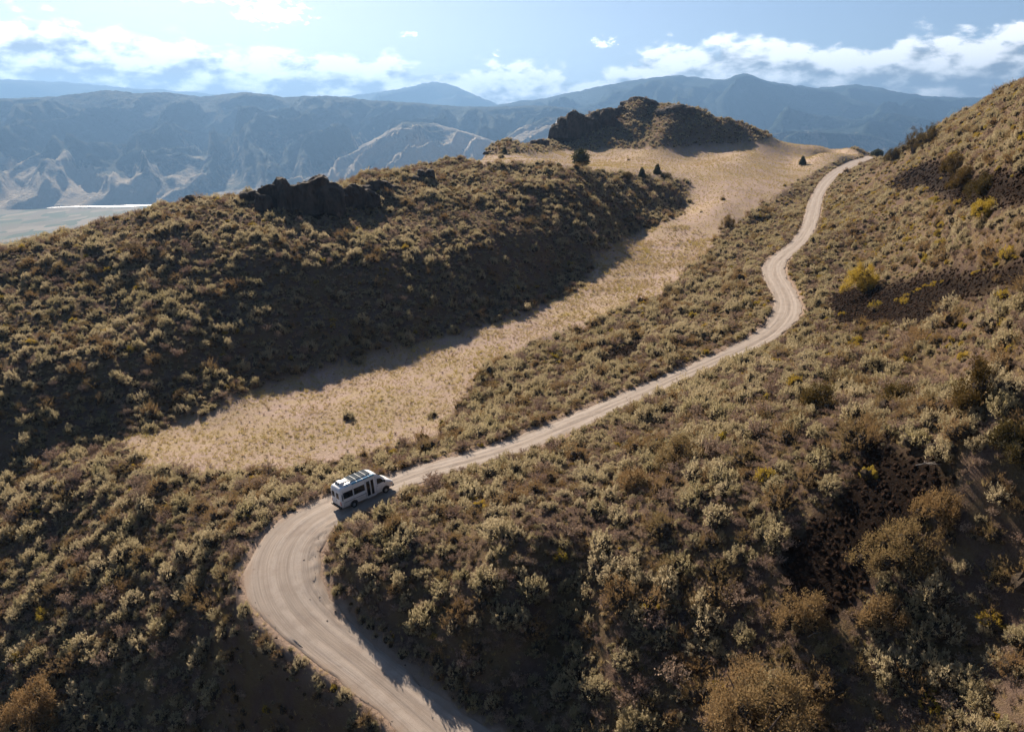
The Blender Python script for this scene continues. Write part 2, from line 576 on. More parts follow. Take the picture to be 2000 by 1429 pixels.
mid = (RL + RR) / 2
_t = np.gradient(mid[:, :2], axis=0)
_t /= np.linalg.norm(_t, axis=1)[:, None]
hwid = np.abs((RR - RL)[:, 0] * _t[:, 1] - (RR - RL)[:, 1] * _t[:, 0]) / 2
cen = catmull(np.c_[mid, hwid], 0.6)
for _ in range(3):                   # even out heights and widths
    k = np.ones(9) / 9
    for c in (0, 1, 2, 3):
        p = np.r_[np.repeat(cen[0, c], 4), cen[:, c], np.repeat(cen[-1, c], 4)]
        cen[:, c] = np.convolve(p, k, 'valid')
tang = np.gradient(cen[:, :2], axis=0)
tang /= np.linalg.norm(tang, axis=1)[:, None]
nor = np.c_[tang[:, 1], -tang[:, 0]]          # to the right
# the photo's diagonal edge pairs overstate the width where the road runs across the view
cen[:, 3] = np.clip(cen[:, 3], 2.0, 4.5)
alen = np.r_[0, np.cumsum(np.linalg.norm(np.diff(cen[:, :2], axis=0), axis=1))]


def road_near(x, y):
    """signed distance to the centre line (right positive), road height, half width"""
    sd = np.full(x.shape, 1e3)
    zz = np.zeros(x.shape)
    hw = np.full(x.shape, 3.0)
    lo, hi = cen[:, :2].min(0) - 20, cen[:, :2].max(0) + 20
    idx = np.where((x > lo[0]) & (x < hi[0]) & (y > lo[1]) & (y < hi[1]))[0]
    for s in range(0, len(idx), 8000):
        ii = idx[s:s + 8000]
        dx = x[ii, None] - cen[None, :, 0]
        dy = y[ii, None] - cen[None, :, 1]
        j = np.argmin(dx * dx + dy * dy, axis=1)
        a = np.arange(len(ii))
        sd_ = dx[a, j] * nor[j, 0] + dy[a, j] * nor[j, 1]
        dd = np.sqrt(dx[a, j] ** 2 + dy[a, j] ** 2)
        sd[ii] = np.where(dd < 1.2 * np.abs(sd_) + 1.0, sd_, np.sign(sd_ + 1e-9) * dd)
        zz[ii] = cen[j, 2]
        hw[ii] = cen[j, 3]
    return sd, zz, hw


def height_raw(x, y):
    z = tps_eval(x, y)
    r = np.sqrt(x * x + y * y)
    pre = z.copy()
    md = region(x, y, pre, [MEADOW], 1.0).astype(float)
    far = np.clip(r / 90.0, 0.4, 3.0)
    rough = (1 - 0.8 * md) * np.clip((r - 15) / 30, 0, 1)
    z = z + rough * far * (0.55 * fbm(x / 17, y / 17, 4) + 0.16 * fbm(x / 3.1, y / 3.1, 3))
    # shallow runnels down the slopes
    z = z - rough * far * 0.45 * np.clip(ridged(x / 26 + 3, y / 45, 3) - 1.1, 0, 1)
    z = z + 0.05 * fbm(x / 0.9, y / 0.9, 2)
    sd, zr, hw = road_near(x, y)
    a = np.abs(sd)
    w = 1 - sstep(hw + 0.4, hw + np.where(sd > 0, 2.6, 3.6), a)
    z = z * (1 - w) + zr * w
    # low spoil bank beside the road
    z = z + 0.28 * np.exp(-((a - hw - 0.9) / 0.45) ** 2) * (0.6 + 0.6 * fbm(x / 2.0, y / 2.0, 2))
    z = z - 0.22 * (1 - sstep(hw - 0.5, hw + 0.1, a))
    # far away everything joins the valley floor
    v = sstep(600, 1500, r)
    z = z * (1 - v) + VALLEY * v
    return z, md, sd, hw


VALLEY = -352.0
NA_F, NA_B, NR = 640, 70, 540
angs = np.r_[np.linspace(R(-50), R(50), NA_F), np.linspace(R(50), R(310), NA_B + 2)[1:-1]]
NA = len(angs)
rads = 8.0 * (1700.0 / 8.0) ** (np.arange(NR) / (NR - 1.0))
AA, RRg = np.meshgrid(angs, rads)
GX, GY = (np.sin(AA) * RRg), (np.cos(AA) * RRg)
GZ, GM, GSD, GHW = height_raw(GX.ravel(), GY.ravel())
GZ = GZ.reshape(NR, NA)
ang_ext = np.r_[angs, R(310)]
GZe = np.c_[GZ, GZ[:, :1]]


def ground(x, y):
    x = np.atleast_1d(np.asarray(x, float))
    y = np.atleast_1d(np.asarray(y, float))
    r = np.maximum(np.sqrt(x * x + y * y), 8.01)
    a = np.arctan2(x, y)
    a = np.where(a < R(-50), a + 2 * math.pi, a)
    fr = np.log(r / 8.0) / math.log(1700.0 / 8.0) * (NR - 1)
    i = np.clip(fr.astype(int), 0, NR - 2)
    fr = fr - i
    j = np.clip(np.searchsorted(ang_ext, a) - 1, 0, NA - 1)
    fa = (a - ang_ext[j]) / (ang_ext[j + 1] - ang_ext[j])
    return (GZe[i, j] * (1 - fr) * (1 - fa) + GZe[i + 1, j] * fr * (1 - fa) + GZe[i, j + 1] * (1 - fr) * fa + GZe[i + 1, j + 1] * fr * fa)


def hit(px, py, tmax=900.0, t0=20.0):
    """march a photo ray onto the ground"""
    u, dy, dz = ray(px, py)
    t = t0 * (tmax / t0) ** (np.arange(3000) / 2999.0)
    z = ground(u * t, dy * t)
    h = CAMH + dz * t - z
    k = np.where(h < 0)[0]
    if len(k) == 0:
        k = [int(np.argmin(h))]
    t = t[k[0]]
    return np.array([u * t, dy * t, float(ground(u * t, dy * t)[0])])


def visible(x, y, z):
    """True where a straight line from the camera reaches the point"""
    ok = np.ones(x.shape, bool)
    for f in np.linspace(0.25, 0.985, 60):
        g = ground(x * f, y * f)
        ok &= (CAMH + (z - CAMH) * f) > g - 0.1
    return ok


# ------------------------------------------------------------------ object helpers
COL = scene.collection


def mesh_obj(name, verts, faces, mat=None, parent=None, smooth=True, link=True):
    me = bpy.data.meshes.new(name)
    if isinstance(verts, np.ndarray) and isinstance(faces, np.ndarray):
        nv, nf, k = len(verts), len(faces), faces.shape[1]
        me.vertices.add(nv)
        me.vertices.foreach_set('co', verts.astype(np.float32).ravel())
        me.loops.add(nf * k)
        me.loops.foreach_set('vertex_index', faces.astype(np.int32).ravel())
        me.polygons.add(nf)
        me.polygons.foreach_set('loop_start', np.arange(nf, dtype=np.int32) * k)
        me.polygons.foreach_set('loop_total', np.full(nf, k, dtype=np.int32))
        me.update(calc_edges=True)
    else:
        me.from_pydata([tuple(v) for v in verts], [], [tuple(f) for f in faces])
        me.update()
    if smooth:
        me.polygons.foreach_set('use_smooth', np.ones(len(me.polygons), bool))
    o = bpy.data.objects.new(name, me)
    for m in (mat if isinstance(mat, (list, tuple)) else [mat]):
        if m is not None:
            me.materials.append(m)
    if link:
        COL.objects.link(o)
    if parent is not None:
        o.parent = parent
    return o


def attr(me, name, data):
    a = me.attributes.new(name, 'FLOAT', 'POINT')
    a.data.foreach_set('value', np.asarray(data, np.float32).ravel())


def tag(o, label=None, cat=None, group=None, kind=None):
    if label:
        o['label'] = label
    if cat:
        o['category'] = cat
    if group:
        o['group'] = group
    if kind:
        o['kind'] = kind
    return o


def new_mat(name):
    m = bpy.data.materials.new(name)
    m.use_nodes = True
    m.node_tree.nodes.clear()
    B = NB(m.node_tree)
    out = B.node('ShaderNodeOutputMaterial')
    return m, B, out


def principled(B, out, color, rough=0.8, metal=0.0, spec=0.3, normal=None):
    p = B.node('ShaderNodeBsdfPrincipled')
    B.put(p.inputs['Base Color'], color if isinstance(color, bpy.types.NodeSocket) else (*color, 1))
    B.put(p.inputs['Roughness'], rough)
    B.put(p.inputs['Metallic'], metal)
    B.put(p.inputs['Specular IOR Level'], spec)
    if normal is not None:
        B.l.new(normal, p.inputs['Normal'])
    B.l.new(p.outputs[0], out.inputs[0])
    return p


def simple_mat(name, color, rough=0.6, metal=0.0, spec=0.4, vary=0.0, scale=3.0):
    m, B, out = new_mat(name)
    c = color
    if vary:
        g = B.node('ShaderNodeTexCoord').outputs['Object']
        f = B.noise(g, scale, 4, 0.6)
        c = B.mix(B.ss(f, 0.35, 0.7), tuple(x * (1 - vary) for x in color), tuple(min(1, x * (1 + vary)) for x in color))
    principled(B, out, c, rough, metal, spec)
    return m


def at(B, name):
    n = B.node('ShaderNodeAttribute', attribute_name=name)
    return n.outputs['Fac']


def bump(B, h, dist, strength=1.0):
    n = B.node('ShaderNodeBump')
    n.inputs['Strength'].default_value = strength
    n.inputs['Distance'].default_value = dist
    B.l.new(h, n.inputs['Height'])
    return n.outputs[0]


# ------------------------------------------------------------------ ground
m_ground, B, out = new_mat('ground')
g = B.node('ShaderNodeNewGeometry').outputs['Position']
n_big = B.noise(g, 0.035, 5, 0.6)
n_mid = B.noise(g, 0.35, 5, 0.62)
n_fine = B.noise(g, 2.6, 5, 0.65)
n_grain = B.noise(g, 11.0, 3, 0.7)
soil = B.mix(n_fine, (0.07, 0.045, 0.034), (0.18, 0.125, 0.098))
litter = B.mix(n_fine, (0.10, 0.072, 0.040), (0.21, 0.15, 0.08))
slope_c = B.mix(B.ss(n_mid, 0.38, 0.62), soil, litter)
slope_c = B.mix(B.ss(n_grain, 0.45, 0.75, 0, 0.55), slope_c, (0.07, 0.048, 0.036))
mead = B.mix(B.ss(n_fine, 0.3, 0.7), (0.30, 0.22, 0.185), (0.43, 0.33, 0.28))
mead = B.mix(B.ss(n_mid, 0.42, 0.66, 0, 0.75), mead, B.mix(n_grain, (0.31, 0.24, 0.14), (0.42, 0.33, 0.20)))
mead = B.mix(B.ss(n_big, 0.45, 0.60, 0, 0.35), mead, (0.34, 0.26, 0.14))
c = B.mix(at(B, 'meadow'), slope_c, mead)
scr = B.mix(n_fine, (0.009, 0.006, 0.0045), (0.026, 0.017, 0.012))
c = B.mix(at(B, 'scree'), c, scr)
verge = B.mix(n_fine, (0.28, 0.20, 0.15), (0.40, 0.30, 0.23))
c = B.mix(at(B, 'verge'), c, verge)
h = B.math('ADD', B.math('MULTIPLY', n_fine, 0.6), B.math('MULTIPLY', n_grain, 0.4))
principled(B, out, c, 0.95, 0, 0.03, bump(B, h, 0.35, 1.0))

V = np.c_[GX.ravel(), GY.ravel(), GZ.ravel()]
ii, jj = np.meshgrid(np.arange(NR - 1), np.arange(NA), indexing='ij')
j2 = (jj + 1) % NA
F = np.stack([ii * NA + jj, (ii + 1) * NA + jj, (ii + 1) * NA + j2, ii * NA + j2], axis=-1).reshape(-1, 4)[:, ::-1]
# close the small hole under the camera
V = np.vstack([V, [[0, 0, float(GZ[0].mean())]]])
hill = mesh_obj('hillside', V, np.ascontiguousarray(F), m_ground)
bm = bmesh.new()
bm.from_mesh(hill.data)
bm.verts.ensure_lookup_table()
cv = bm.verts[len(V) - 1]
for j in range(NA):
    try:
        bm.faces.new((cv, bm.verts[(j + 1) % NA], bm.verts[j]))
    except ValueError:
        pass
bm.to_mesh(hill.data)
bm.free()
gm = GM.astype(float)
gs = region(GX.ravel(), GY.ravel(), GZ.ravel(), SCREE, 0.8).astype(float)


def blur(a, n=2):
    a = a.reshape(NR, NA)
    for _ in range(n):
        a = (a + np.roll(a, 1, 0) + np.roll(a, -1, 0) + np.roll(a, 1, 1) + np.roll(a, -1, 1)) / 5
    return a.ravel()


gv = 1 - sstep(GHW + 0.2, GHW + 1.6, np.abs(GSD))
attr(hill.data, 'meadow', np.r_[blur(gm), 0])
attr(hill.data, 'scree', np.r_[blur(gs), 0])
attr(hill.data, 'verge', np.r_[gv, 0])
tag(hill, 'sagebrush hillside of dry grass and soil', None, None, 'structure')

# ------------------------------------------------------------------ dirt road
m_road, B, out = new_mat('road_dirt')
uvu, uvv = at(B, 'across'), at(B, 'along')
cmb = B.node('ShaderNodeCombineXYZ')
B.put(cmb.inputs[0], B.math('MULTIPLY', uvu, 3.2))
B.put(cmb.inputs[1], B.math('MULTIPLY', uvv, 0.05))
streak = B.noise(cmb.outputs[0], 2.4, 5, 0.62, 0.35)
g = B.node('ShaderNodeNewGeometry').outputs['Position']
fine = B.noise(g, 7.0, 5, 0.7)
big = B.noise(g, 0.5, 4, 0.6)
wob = B.math('MULTIPLY', B.math('SUBTRACT', B.noise(cmb.outputs[0], 0.5, 3, 0.6), 0.5), 2.2)
xw = B.math('ADD', uvu, wob)
trk = B.math('ABSOLUTE', B.math('SUBTRACT', B.math('ABSOLUTE', xw), 0.95))
trk = B.ss(trk, 0.15, 0.60, 1.0, 0.0)
c = B.mix(B.ss(streak, 0.25, 0.75), (0.245, 0.20, 0.165), (0.35, 0.295, 0.25))
c = B.mix(B.math('MULTIPLY', trk, B.ss(big, 0.3, 0.6, 0.15, 0.75)), c, (0.42, 0.36, 0.31))
c = B.mix(B.ss(big, 0.45, 0.68, 0, 0.5), c, (0.235, 0.185, 0.15))
c = B.mix(B.ss(fine, 0.52, 0.75, 0, 0.5), c, (0.20, 0.16, 0.125))
edge = B.ss(B.math('ADD', B.math('ABSOLUTE', B.math('DIVIDE', uvu, at(B, 'half'))), B.math('MULTIPLY', B.math('SUBTRACT', big, 0.5), 0.8)), 0.72, 1.0, 0, 0.75)
c = B.mix(edge, c, (0.30, 0.225, 0.17))
h = B.math('ADD', B.math('MULTIPLY', streak, 0.6), B.math('MULTIPLY', fine, 0.25))
principled(B, out, c, 0.9, 0, 0.2, bump(B, h, 0.07, 0.8))
NC = 35
us = np.linspace(-1, 1, NC)
n = len(cen)
hw_ = cen[:, 3][:, None] + 0.25
off = us[None, :] * hw_
wob = 0.35 * fbm(alen / 3.0, alen * 0 + 1.5, 3)[:, None] * (us[None, :] > 0.8) + 0.35 * fbm(alen / 3.0, alen * 0 + 8.5, 3)[:, None] * (us[None, :] < -0.8)
off = off + wob
RX = cen[:, 0][:, None] + nor[:, 0][:, None] * off
RY = cen[:, 1][:, None] + nor[:, 1][:, None] * off
AL = np.repeat(alen[:, None], NC, 1)
rut = 0.03 * np.exp(-((np.abs(off - 0.35) - 0.85) / 0.22) ** 2) + 0.02 * np.exp(-((np.abs(off + 0.55) - 1.0) / 0.25) ** 2)
lift = 0.02 + np.clip((np.hypot(RX, RY) - 110) / 150, 0, 1) * 0.12
RZ = cen[:, 2][:, None] + lift - rut + 0.03 * fbm(off * 1.2, AL * 0.10, 4) + 0.03 * fbm(RX * 1.3, RY * 1.3, 3) - 0.35 * sstep(0.9, 1.0, np.abs(us))[None, :]
# ragged rut with broken clods on the inside of the bend
ap, bp = np.array([627, 1150]), None
inner = np.exp(-((off - (hw_ - 1.0)) / 0.5) ** 2)
seg = np.exp(-((RX + 15.5 * SC) / 5.0) ** 2 - ((RY - 55 * SC) / 9.0) ** 2)
RZ = RZ + inner * seg * 0.20 * np.sign(fbm(RX * 2.2, RY * 2.2, 2)) * np.abs(fbm(RX * 2.2, RY * 2.2, 2)) ** 0.6
V = np.c_[RX.ravel(), RY.ravel(), RZ.ravel()]
ii, jj = np.meshgrid(np.arange(n - 1), np.arange(NC - 1), indexing='ij')
F = np.stack([ii * NC + jj, ii * NC + jj + 1, (ii + 1) * NC + jj + 1, (ii + 1) * NC + jj], axis=-1).reshape(-1, 4)
road = mesh_obj('dirt_road', V, np.ascontiguousarray(F), m_road)
attr(road.data, 'across', off)
attr(road.data, 'along', AL)
attr(road.data, 'half', np.repeat(hw_, NC, 1))
tag(road, 'pale rutted dirt road winding up to the saddle', None, None, 'structure')

# ------------------------------------------------------------------ valley floor, river
m_valley, B, out = new_mat('valley_fields')
g = B.node('ShaderNodeNewGeometry').outputs['Position']
mp = B.node('ShaderNodeMapping')
mp.inputs['Scale'].default_value = (1 / 70.0, 1 / 210.0, 1)
mp.inputs['Rotation'].default_value = (0, 0, R(38))
B.l.new(g, mp.inputs['Vector'])
vo = B.node('ShaderNodeTexVoronoi', feature='F1', distance='CHEBYCHEV')
vo.inputs['Scale'].default_value = 1.0
vo.inputs['Randomness'].default_value = 0.7
B.l.new(mp.outputs[0], vo.inputs['Vector'])
sp = B.node('ShaderNodeSeparateXYZ')
B.l.new(vo.outputs['Color'], sp.inputs[0])
c = B.ramp(sp.outputs[0], [(0.0, (0.05, 0.075, 0.035)), (0.35, (0.10, 0.11, 0.055)), (0.5, (0.13, 0.11, 0.07)), (0.75, (0.20, 0.165, 0.11)), (1.0, (0.08, 0.10, 0.04))], 'CONSTANT')
nn = B.noise(g, 0.003, 4, 0.6)
c = B.mix(B.ss(nn, 0.5, 0.65), c, (0.11, 0.10, 0.06))
principled(B, out, c, 0.9, 0, 0.1)
a = np.linspace(0, 2 * math.pi, 97)[:-1]
V = [(0, 0, VALLEY + 0.0)]
V = [(0, 0, VALLEY - 2.0)] + [(19500 * math.sin(t), 19500 * math.cos(t), VALLEY - 2.0) for t in a]
F = [(0, (i + 1) % 96 + 1, i + 1) for i in range(96)]
vf = mesh_obj('valley_ground', V, F, m_valley, smooth=False)
tag(vf, 'valley floor with farm fields by the river', None, None, 'structure')
m_water, B, out = new_mat('river_water')
g = B.node('ShaderNodeNewGeometry').outputs['Position']
principled(B, out, (0.30, 0.32, 0.33), 0.45, 0, 1.0, bump(B, B.noise(g, 0.05, 3, 0.6), 2.0, 0.5))  # pale base colour stands in for part of the sun's glint
V, F = [], []
pts = []
for i, px in enumerate(range(-700, 640, 20)):
    c0 = at_z(px, 403.5 + 3.0 * math.sin(px / 75.0) + 1.5 * math.sin(px / 31.0), VALLEY)
    c1 = at_z(px, 400 + 0.6 * math.sin(px / 33.0), VALLEY)
    if 330 > px > 25:
        pass
    V += [(c0[0], c0[1], VALLEY + 1), (c1[0], c1[1], VALLEY + 1)]
    if i:
        F.append((2 * i - 2, 2 * i, 2 * i + 1, 2 * i - 1))
rv = mesh_obj('river', V, F, m_water, smooth=False)
tag(rv, 'river glinting in the valley', None, None, 'structure')

# ------------------------------------------------------------------ mountains
def mountain_mat(name, grass, forest, line):
    m, B, out = new_mat(name)
    geo = B.node('ShaderNodeNewGeometry')
    g = geo.outputs['Position']
    s = B.node('ShaderNodeSeparateXYZ')
    B.l.new(g, s.inputs[0])
    n = B.noise(g, 0.0022, 7, 0.62)
    n2 = B.noise(g, 0.02, 5, 0.7)
    f = B.math('ADD', B.math('MULTIPLY', B.math('SUBTRACT', s.outputs[2], line), 0.0022), B.math('MULTIPLY', B.math('SUBTRACT', n, 0.5), 3.2))
    f = B.math('ADD', f, B.math('MULTIPLY', B.math('SUBTRACT', n2, 0.5), 1.0))
    c = B.mix(B.ss(f, -0.1, 0.35), B.mix(n2, grass, tuple(x * 1.35 for x in grass)), forest)
    principled(B, out, c, 0.95, 0, 0.05, bump(B, n2, 40.0, 1.0))
    return m


def mountain(name, crest, Dc, Db, mat, label, amp, wl, seed, prof=0.8, na=420, ns=150, ends=900, tree=0.0):
    """a range: crest heights traced along its skyline, flanks falling to the valley with spurs"""
    cx = np.array([c[0] for c in crest], float)
    cy = np.array([c[1] for c in crest], float)
    px = np.linspace(cx[0] - ends, cx[-1] + ends, na)
    aa = np.arctan((px - 1000) / FPX / cP)
    cyi = np.interp(px, cx, cy)
    out_l = np.clip((cx[0] - px) / ends, 0, 1)
    out_r = np.clip((px - cx[-1]) / ends, 0, 1)
    dz_dy = (-sP + (714.5 - cyi) / FPX * cP) / (cP + (714.5 - cyi) / FPX * sP)
    Dl = Dc * (1 + 0.05 * perlin(px / 170.0 + seed, px * 0 + seed))
    zc = CAMH + dz_dy * Dl * np.cos(aa)
    S = np.linspace(0, 1.45, ns)
    AAm, SS = np.meshgrid(aa, S)
    Rr = Db + SS * (Dl[None, :] - Db)
    X, Y = np.sin(AAm) * Rr, np.cos(AAm) * Rr
    base = VALLEY - 30
    H = (zc - base)[None, :]
    f = np.where(SS < 1, SS ** prof, 1 - 0.5 * np.clip(SS - 1, 0, 1))
    edge = (1 - sstep(0, 1, out_l) * 0.3 - sstep(0, 1, out_r) * 0.3)[None, :]
    along = AAm * Dc
    down = (1 - SS) * (Dc - Db)
    wx = along + 0.55 * down + 0.5 * wl * fbm(along / wl / 1.6 + seed, down / wl / 2.2, 4)
    wy = down + 0.3 * wl * fbm(along / wl / 1.3 + 40, down / wl / 1.3 + seed, 3)
    sp_ = ridged(wx / wl + seed, wy / wl * 0.30, 6, 0.52) - 1.2
    env = np.where(SS < 1, np.clip(np.sin(np.pi * np.clip(SS, 0, 1)), 0, 1) ** 0.8, np.clip(SS - 1, 0, 1) * 0.7)
    Z = base + H * f * edge + amp * sp_ * env
    Z = Z + np.clip(SS, 0, 1) * amp * 0.035 * fbm(X / (wl * 0.06), Y / (wl * 0.06), 3)
    # never rise over the traced skyline
    crest_el = (zc - CAMH) / (Dl * np.cos(aa))
    lim = CAMH + (crest_el[None, :] - 0.0012) * Y
    Z = np.where(SS < 0.98, np.minimum(Z, lim - 0.004 * Y * (1 - SS)), Z)
    Z = np.where(SS > 1.02, np.minimum(Z, lim + 6), Z)
    Vv = np.c_[X.ravel(), Y.ravel(), Z.ravel()]
    ii, jj = np.meshgrid(np.arange(ns - 1), np.arange(na - 1), indexing='ij')
    Fv = np.stack([ii * na + jj, ii * na + jj + 1, (ii + 1) * na + jj + 1, (ii + 1) * na + jj], axis=-1).reshape(-1, 4)
    o = mesh_obj(name, Vv, np.ascontiguousarray(Fv), mat)
    tag(o, label, None, None, 'structure')
    return o


mm1 = mountain_mat('mountain_near', (0.33, 0.27, 0.19), (0.05, 0.06, 0.04), -270)  # grass paled for sunlit ridges, dark forest also stands for shaded flanks
mm3 = mountain_mat('foothill_lit_grass', (0.36, 0.30, 0.22), (0.07, 0.075, 0.05), 60)  # more and paler grass, so the ridges look sunlit by colour
mm2 = mountain_mat('mountain_far', (0.18, 0.15, 0.11), (0.02, 0.035, 0.024), -200)
mountain('mountain_range', [(-300, 205), (0, 200), (60, 196), (130, 192), (200, 188), (250, 181), (290, 176), (340, 183), (390, 180), (450, 189), (530, 180), (600, 190), (680, 187), (750, 196), (830, 201), (900, 208), (980, 209), (1050, 206), (1110, 212), (1180, 235), (1300, 300)],
         7200, 4750, mm1, 'dry spurred range across the river', 205, 520, 3.3, 0.72, 800, 280)
mountain('foothills', [(430, 398), (500, 372), (560, 342), (640, 312), (700, 300), (760, 268), (805, 238), (860, 241), (920, 258), (975, 278), (1010, 252), (1060, 229), (1110, 229), (1180, 255), (1300, 300)],
         5700, 4300, mm3, 'pale grassy foothills below the dry range', 180, 430, 8.1, 0.8, 380, 130, 260)
mountain('mountain_range', [(880, 235), (960, 207), (1050, 194), (1150, 170), (1220, 155), (1290, 147), (1340, 153), (1372, 157), (1390, 149), (1408, 143), (1425, 149), (1445, 158), (1500, 167), (1560, 176), (1620, 200), (1700, 222), (1850, 250), (2050, 270)],
         10500, 6500, mm2, 'forested blue range with a conical summit', 330, 1300, 1.7, 0.7)
mountain('mountain_range', [(1450, 230), (1540, 172), (1600, 166), (1640, 171), (1700, 184), (1780, 191), (1850, 191), (1900, 183), (1960, 178), (2010, 179), (2200, 195), (2500, 170)],
         12500, 8000, mm2, 'blue range at the right with a rounded skyline', 340, 1400, 6.4, 0.75)
mountain('foothills', [(1280, 285), (1400, 262), (1500, 252), (1560, 256), (1640, 262), (1700, 280), (1800, 296), (2000, 300)],
         7600, 5200, mm2, 'dark wooded foothills below the blue ranges', 260, 900, 2.9, 0.8, 300, 110, 300)
mountain('mountain_range', [(640, 205), (700, 188), (780, 178), (830, 166), (862, 159), (900, 168), (940, 188), (985, 210), (1060, 230)],
         15000, 10500, mm2, 'hazy peak under the clouds', 500, 2400, 5.2, 0.8, 260, 80, 200)
mountain('mountain_range', [(-500, 150), (0, 151), (120, 155), (220, 160), (330, 172), (450, 182), (600, 196)],
         17000, 12500, mm2, 'faint ridge behind the dry range at left', 500, 2600, 7.7, 0.8, 220, 70, 300)
if HAZE:
    m_haze, B, out = new_mat('haze')
    pv = B.node('ShaderNodeVolumePrincipled')
    pv.inputs['Color'].default_value = HAZE_COL
    pv.inputs['Density'].default_value = HAZE_D
    pv.inputs['Anisotropy'].default_value = HAZE_G
    B.l.new(pv.outputs[0], out.inputs['Volume'])
    z0, z1, hh = VALLEY - 34.0, 1150.0, 20000.0
    bv = [(x, y, z) for z in (z0, z1) for x, y in ((-hh, -hh), (hh, -hh), (hh, hh), (-hh, hh))]
    bf = [(3, 2, 1, 0), (4, 5, 6, 7), (0, 1, 5, 4), (1, 2, 6, 5), (2, 3, 7, 6), (3, 0, 4, 7)]
    hz = mesh_obj('haze', bv, bf, m_haze, smooth=False)
    tag(hz, 'thin blue haze over the valley', None, None, 'stuff')
#%%REST%%
# ------------------------------------------------------------------ plant materials
def leaf_mat(name, cols, trans=0.35, spot=0.0):
    """cols: three colours picked per plant; small changes inside the plant"""
    m, B, out = new_mat(name)
    oi = B.node('ShaderNodeObjectInfo').outputs['Random']
    g = B.node('ShaderNodeNewGeometry').outputs['Position']
    c = B.ramp(oi, [(0.0, cols[0]), (0.5, cols[1]), (1.0, cols[2])])
    n = B.noise(g, 3.5, 3, 0.6)
    c = B.mix(B.ss(n, 0.35, 0.7, 0.0, 0.6), c, tuple(min(1, x * 1.45) for x in cols[1]))
    n2 = B.noise(g, 0.06, 3, 0.6)
    c = B.mix(B.ss(n2, 0.4, 0.65, 0.0, 0.35), c, cols[2])
    d = B.node('ShaderNodeBsdfDiffuse')
    B.l.new(c, d.inputs[0])
    t = B.node('ShaderNodeBsdfTranslucent')
    B.l.new(c, t.inputs[0])
    mx = B.node('ShaderNodeMixShader')
    mx.inputs[0].default_value = trans
    B.l.new(d.outputs[0], mx.inputs[1])
    B.l.new(t.outputs[0], mx.inputs[2])
    B.l.new(mx.outputs[0], out.inputs[0])
    return m


M_SAGE = leaf_mat('sage_leaf', ((0.385, 0.315, 0.185), (0.455, 0.38, 0.245), (0.295, 0.25, 0.125)), 0.48)
M_GOLD = leaf_mat('rabbitbrush_flower', ((0.42, 0.29, 0.045), (0.46, 0.33, 0.06), (0.30, 0.245, 0.05)), 0.38)
M_RUST = leaf_mat('bitterbrush_leaf', ((0.24, 0.15, 0.065), (0.30, 0.20, 0.10), (0.20, 0.155, 0.07)), 0.35)
M_DRY = leaf_mat('dry_stem', ((0.30, 0.215, 0.15), (0.35, 0.26, 0.19), (0.25, 0.165, 0.13)), 0.25)
M_GRASS = leaf_mat('dry_grass', ((0.40, 0.30, 0.14), (0.47, 0.35, 0.18), (0.36, 0.30, 0.11)), 0.35)
M_MGRASS = leaf_mat('meadow_grass', ((0.42, 0.31, 0.18), (0.43, 0.35, 0.11), (0.47, 0.34, 0.25)), 0.30)
M_CONIFER = leaf_mat('conifer_needle', ((0.065, 0.07, 0.035), (0.08, 0.085, 0.042), (0.085, 0.08, 0.04)), 0.25)
M_DARKLEAF = leaf_mat('serviceberry_leaf', ((0.075, 0.062, 0.028), (0.11, 0.082, 0.03), (0.14, 0.09, 0.03)), 0.25)
M_JUN = leaf_mat('juniper_leaf', ((0.05, 0.05, 0.022), (0.06, 0.058, 0.025), (0.07, 0.06, 0.025)), 0.15)
M_CORE = simple_mat('shrub_shade_core', (0.055, 0.042, 0.030), 0.95, 0, 0.05, 0.4, 9)  # wood brown, darkened to stand in for shade inside the plant
M_WOOD = simple_mat('grey_wood', (0.14, 0.11, 0.09), 0.9, 0, 0.1, 0.3, 6)


# ------------------------------------------------------------------ plant meshes
def quads_to_mesh(P, D, Wd, L, W_, tip=0.35):
    """little blades: base point P, direction D, width direction Wd"""
    n = len(P)
    L = L[:, None]
    W_ = W_[:, None]
    a = P - Wd * W_ * 0.5
    b = P + Wd * W_ * 0.5
    c = P + D * L + Wd * W_ * 0.5 * tip
    d = P + D * L - Wd * W_ * 0.5 * tip
    V = np.stack([a, b, c, d], 1).reshape(-1, 3)
    F = np.arange(4 * n).reshape(-1, 4)
    return V, F


def rand_dirs(rs, n):
    v = rs.normal(size=(n, 3))
    return v / np.linalg.norm(v, axis=1)[:, None]


def blob_core(centres, radii, rs, squash=0.9):
    """a low lumpy core inside the leaves so that the plant is opaque"""
    Vs, Fs, k = [], [], 0
    bmx = bmesh.new()
    bmesh.ops.create_icosphere(bmx, subdivisions=1, radius=1.0)
    base = np.array([v.co[:] for v in bmx.verts])
    fc = np.array([[v.index for v in f.verts] for f in bmx.faces])
    bmx.free()
    for c, r in zip(centres, radii):
        v = base * (1 + rs.uniform(-0.15, 0.15, (len(base), 1))) * r
        v[:, 2] *= squash
        Vs.append(v + c)
        Fs.append(fc + k)
        k += len(base)
    return np.vstack(Vs), np.vstack(Fs)


def join_vf(parts):
    """parts of quads and triangles in one list of verts and faces"""
    V, F, k, mi = [], [], 0, []
    for v, f, m in parts:
        V.append(v)
        F += [tuple(int(i) + k for i in q) for q in f]
        mi += [m] * len(f)
        k += len(v)
    return np.vstack(V), F, mi


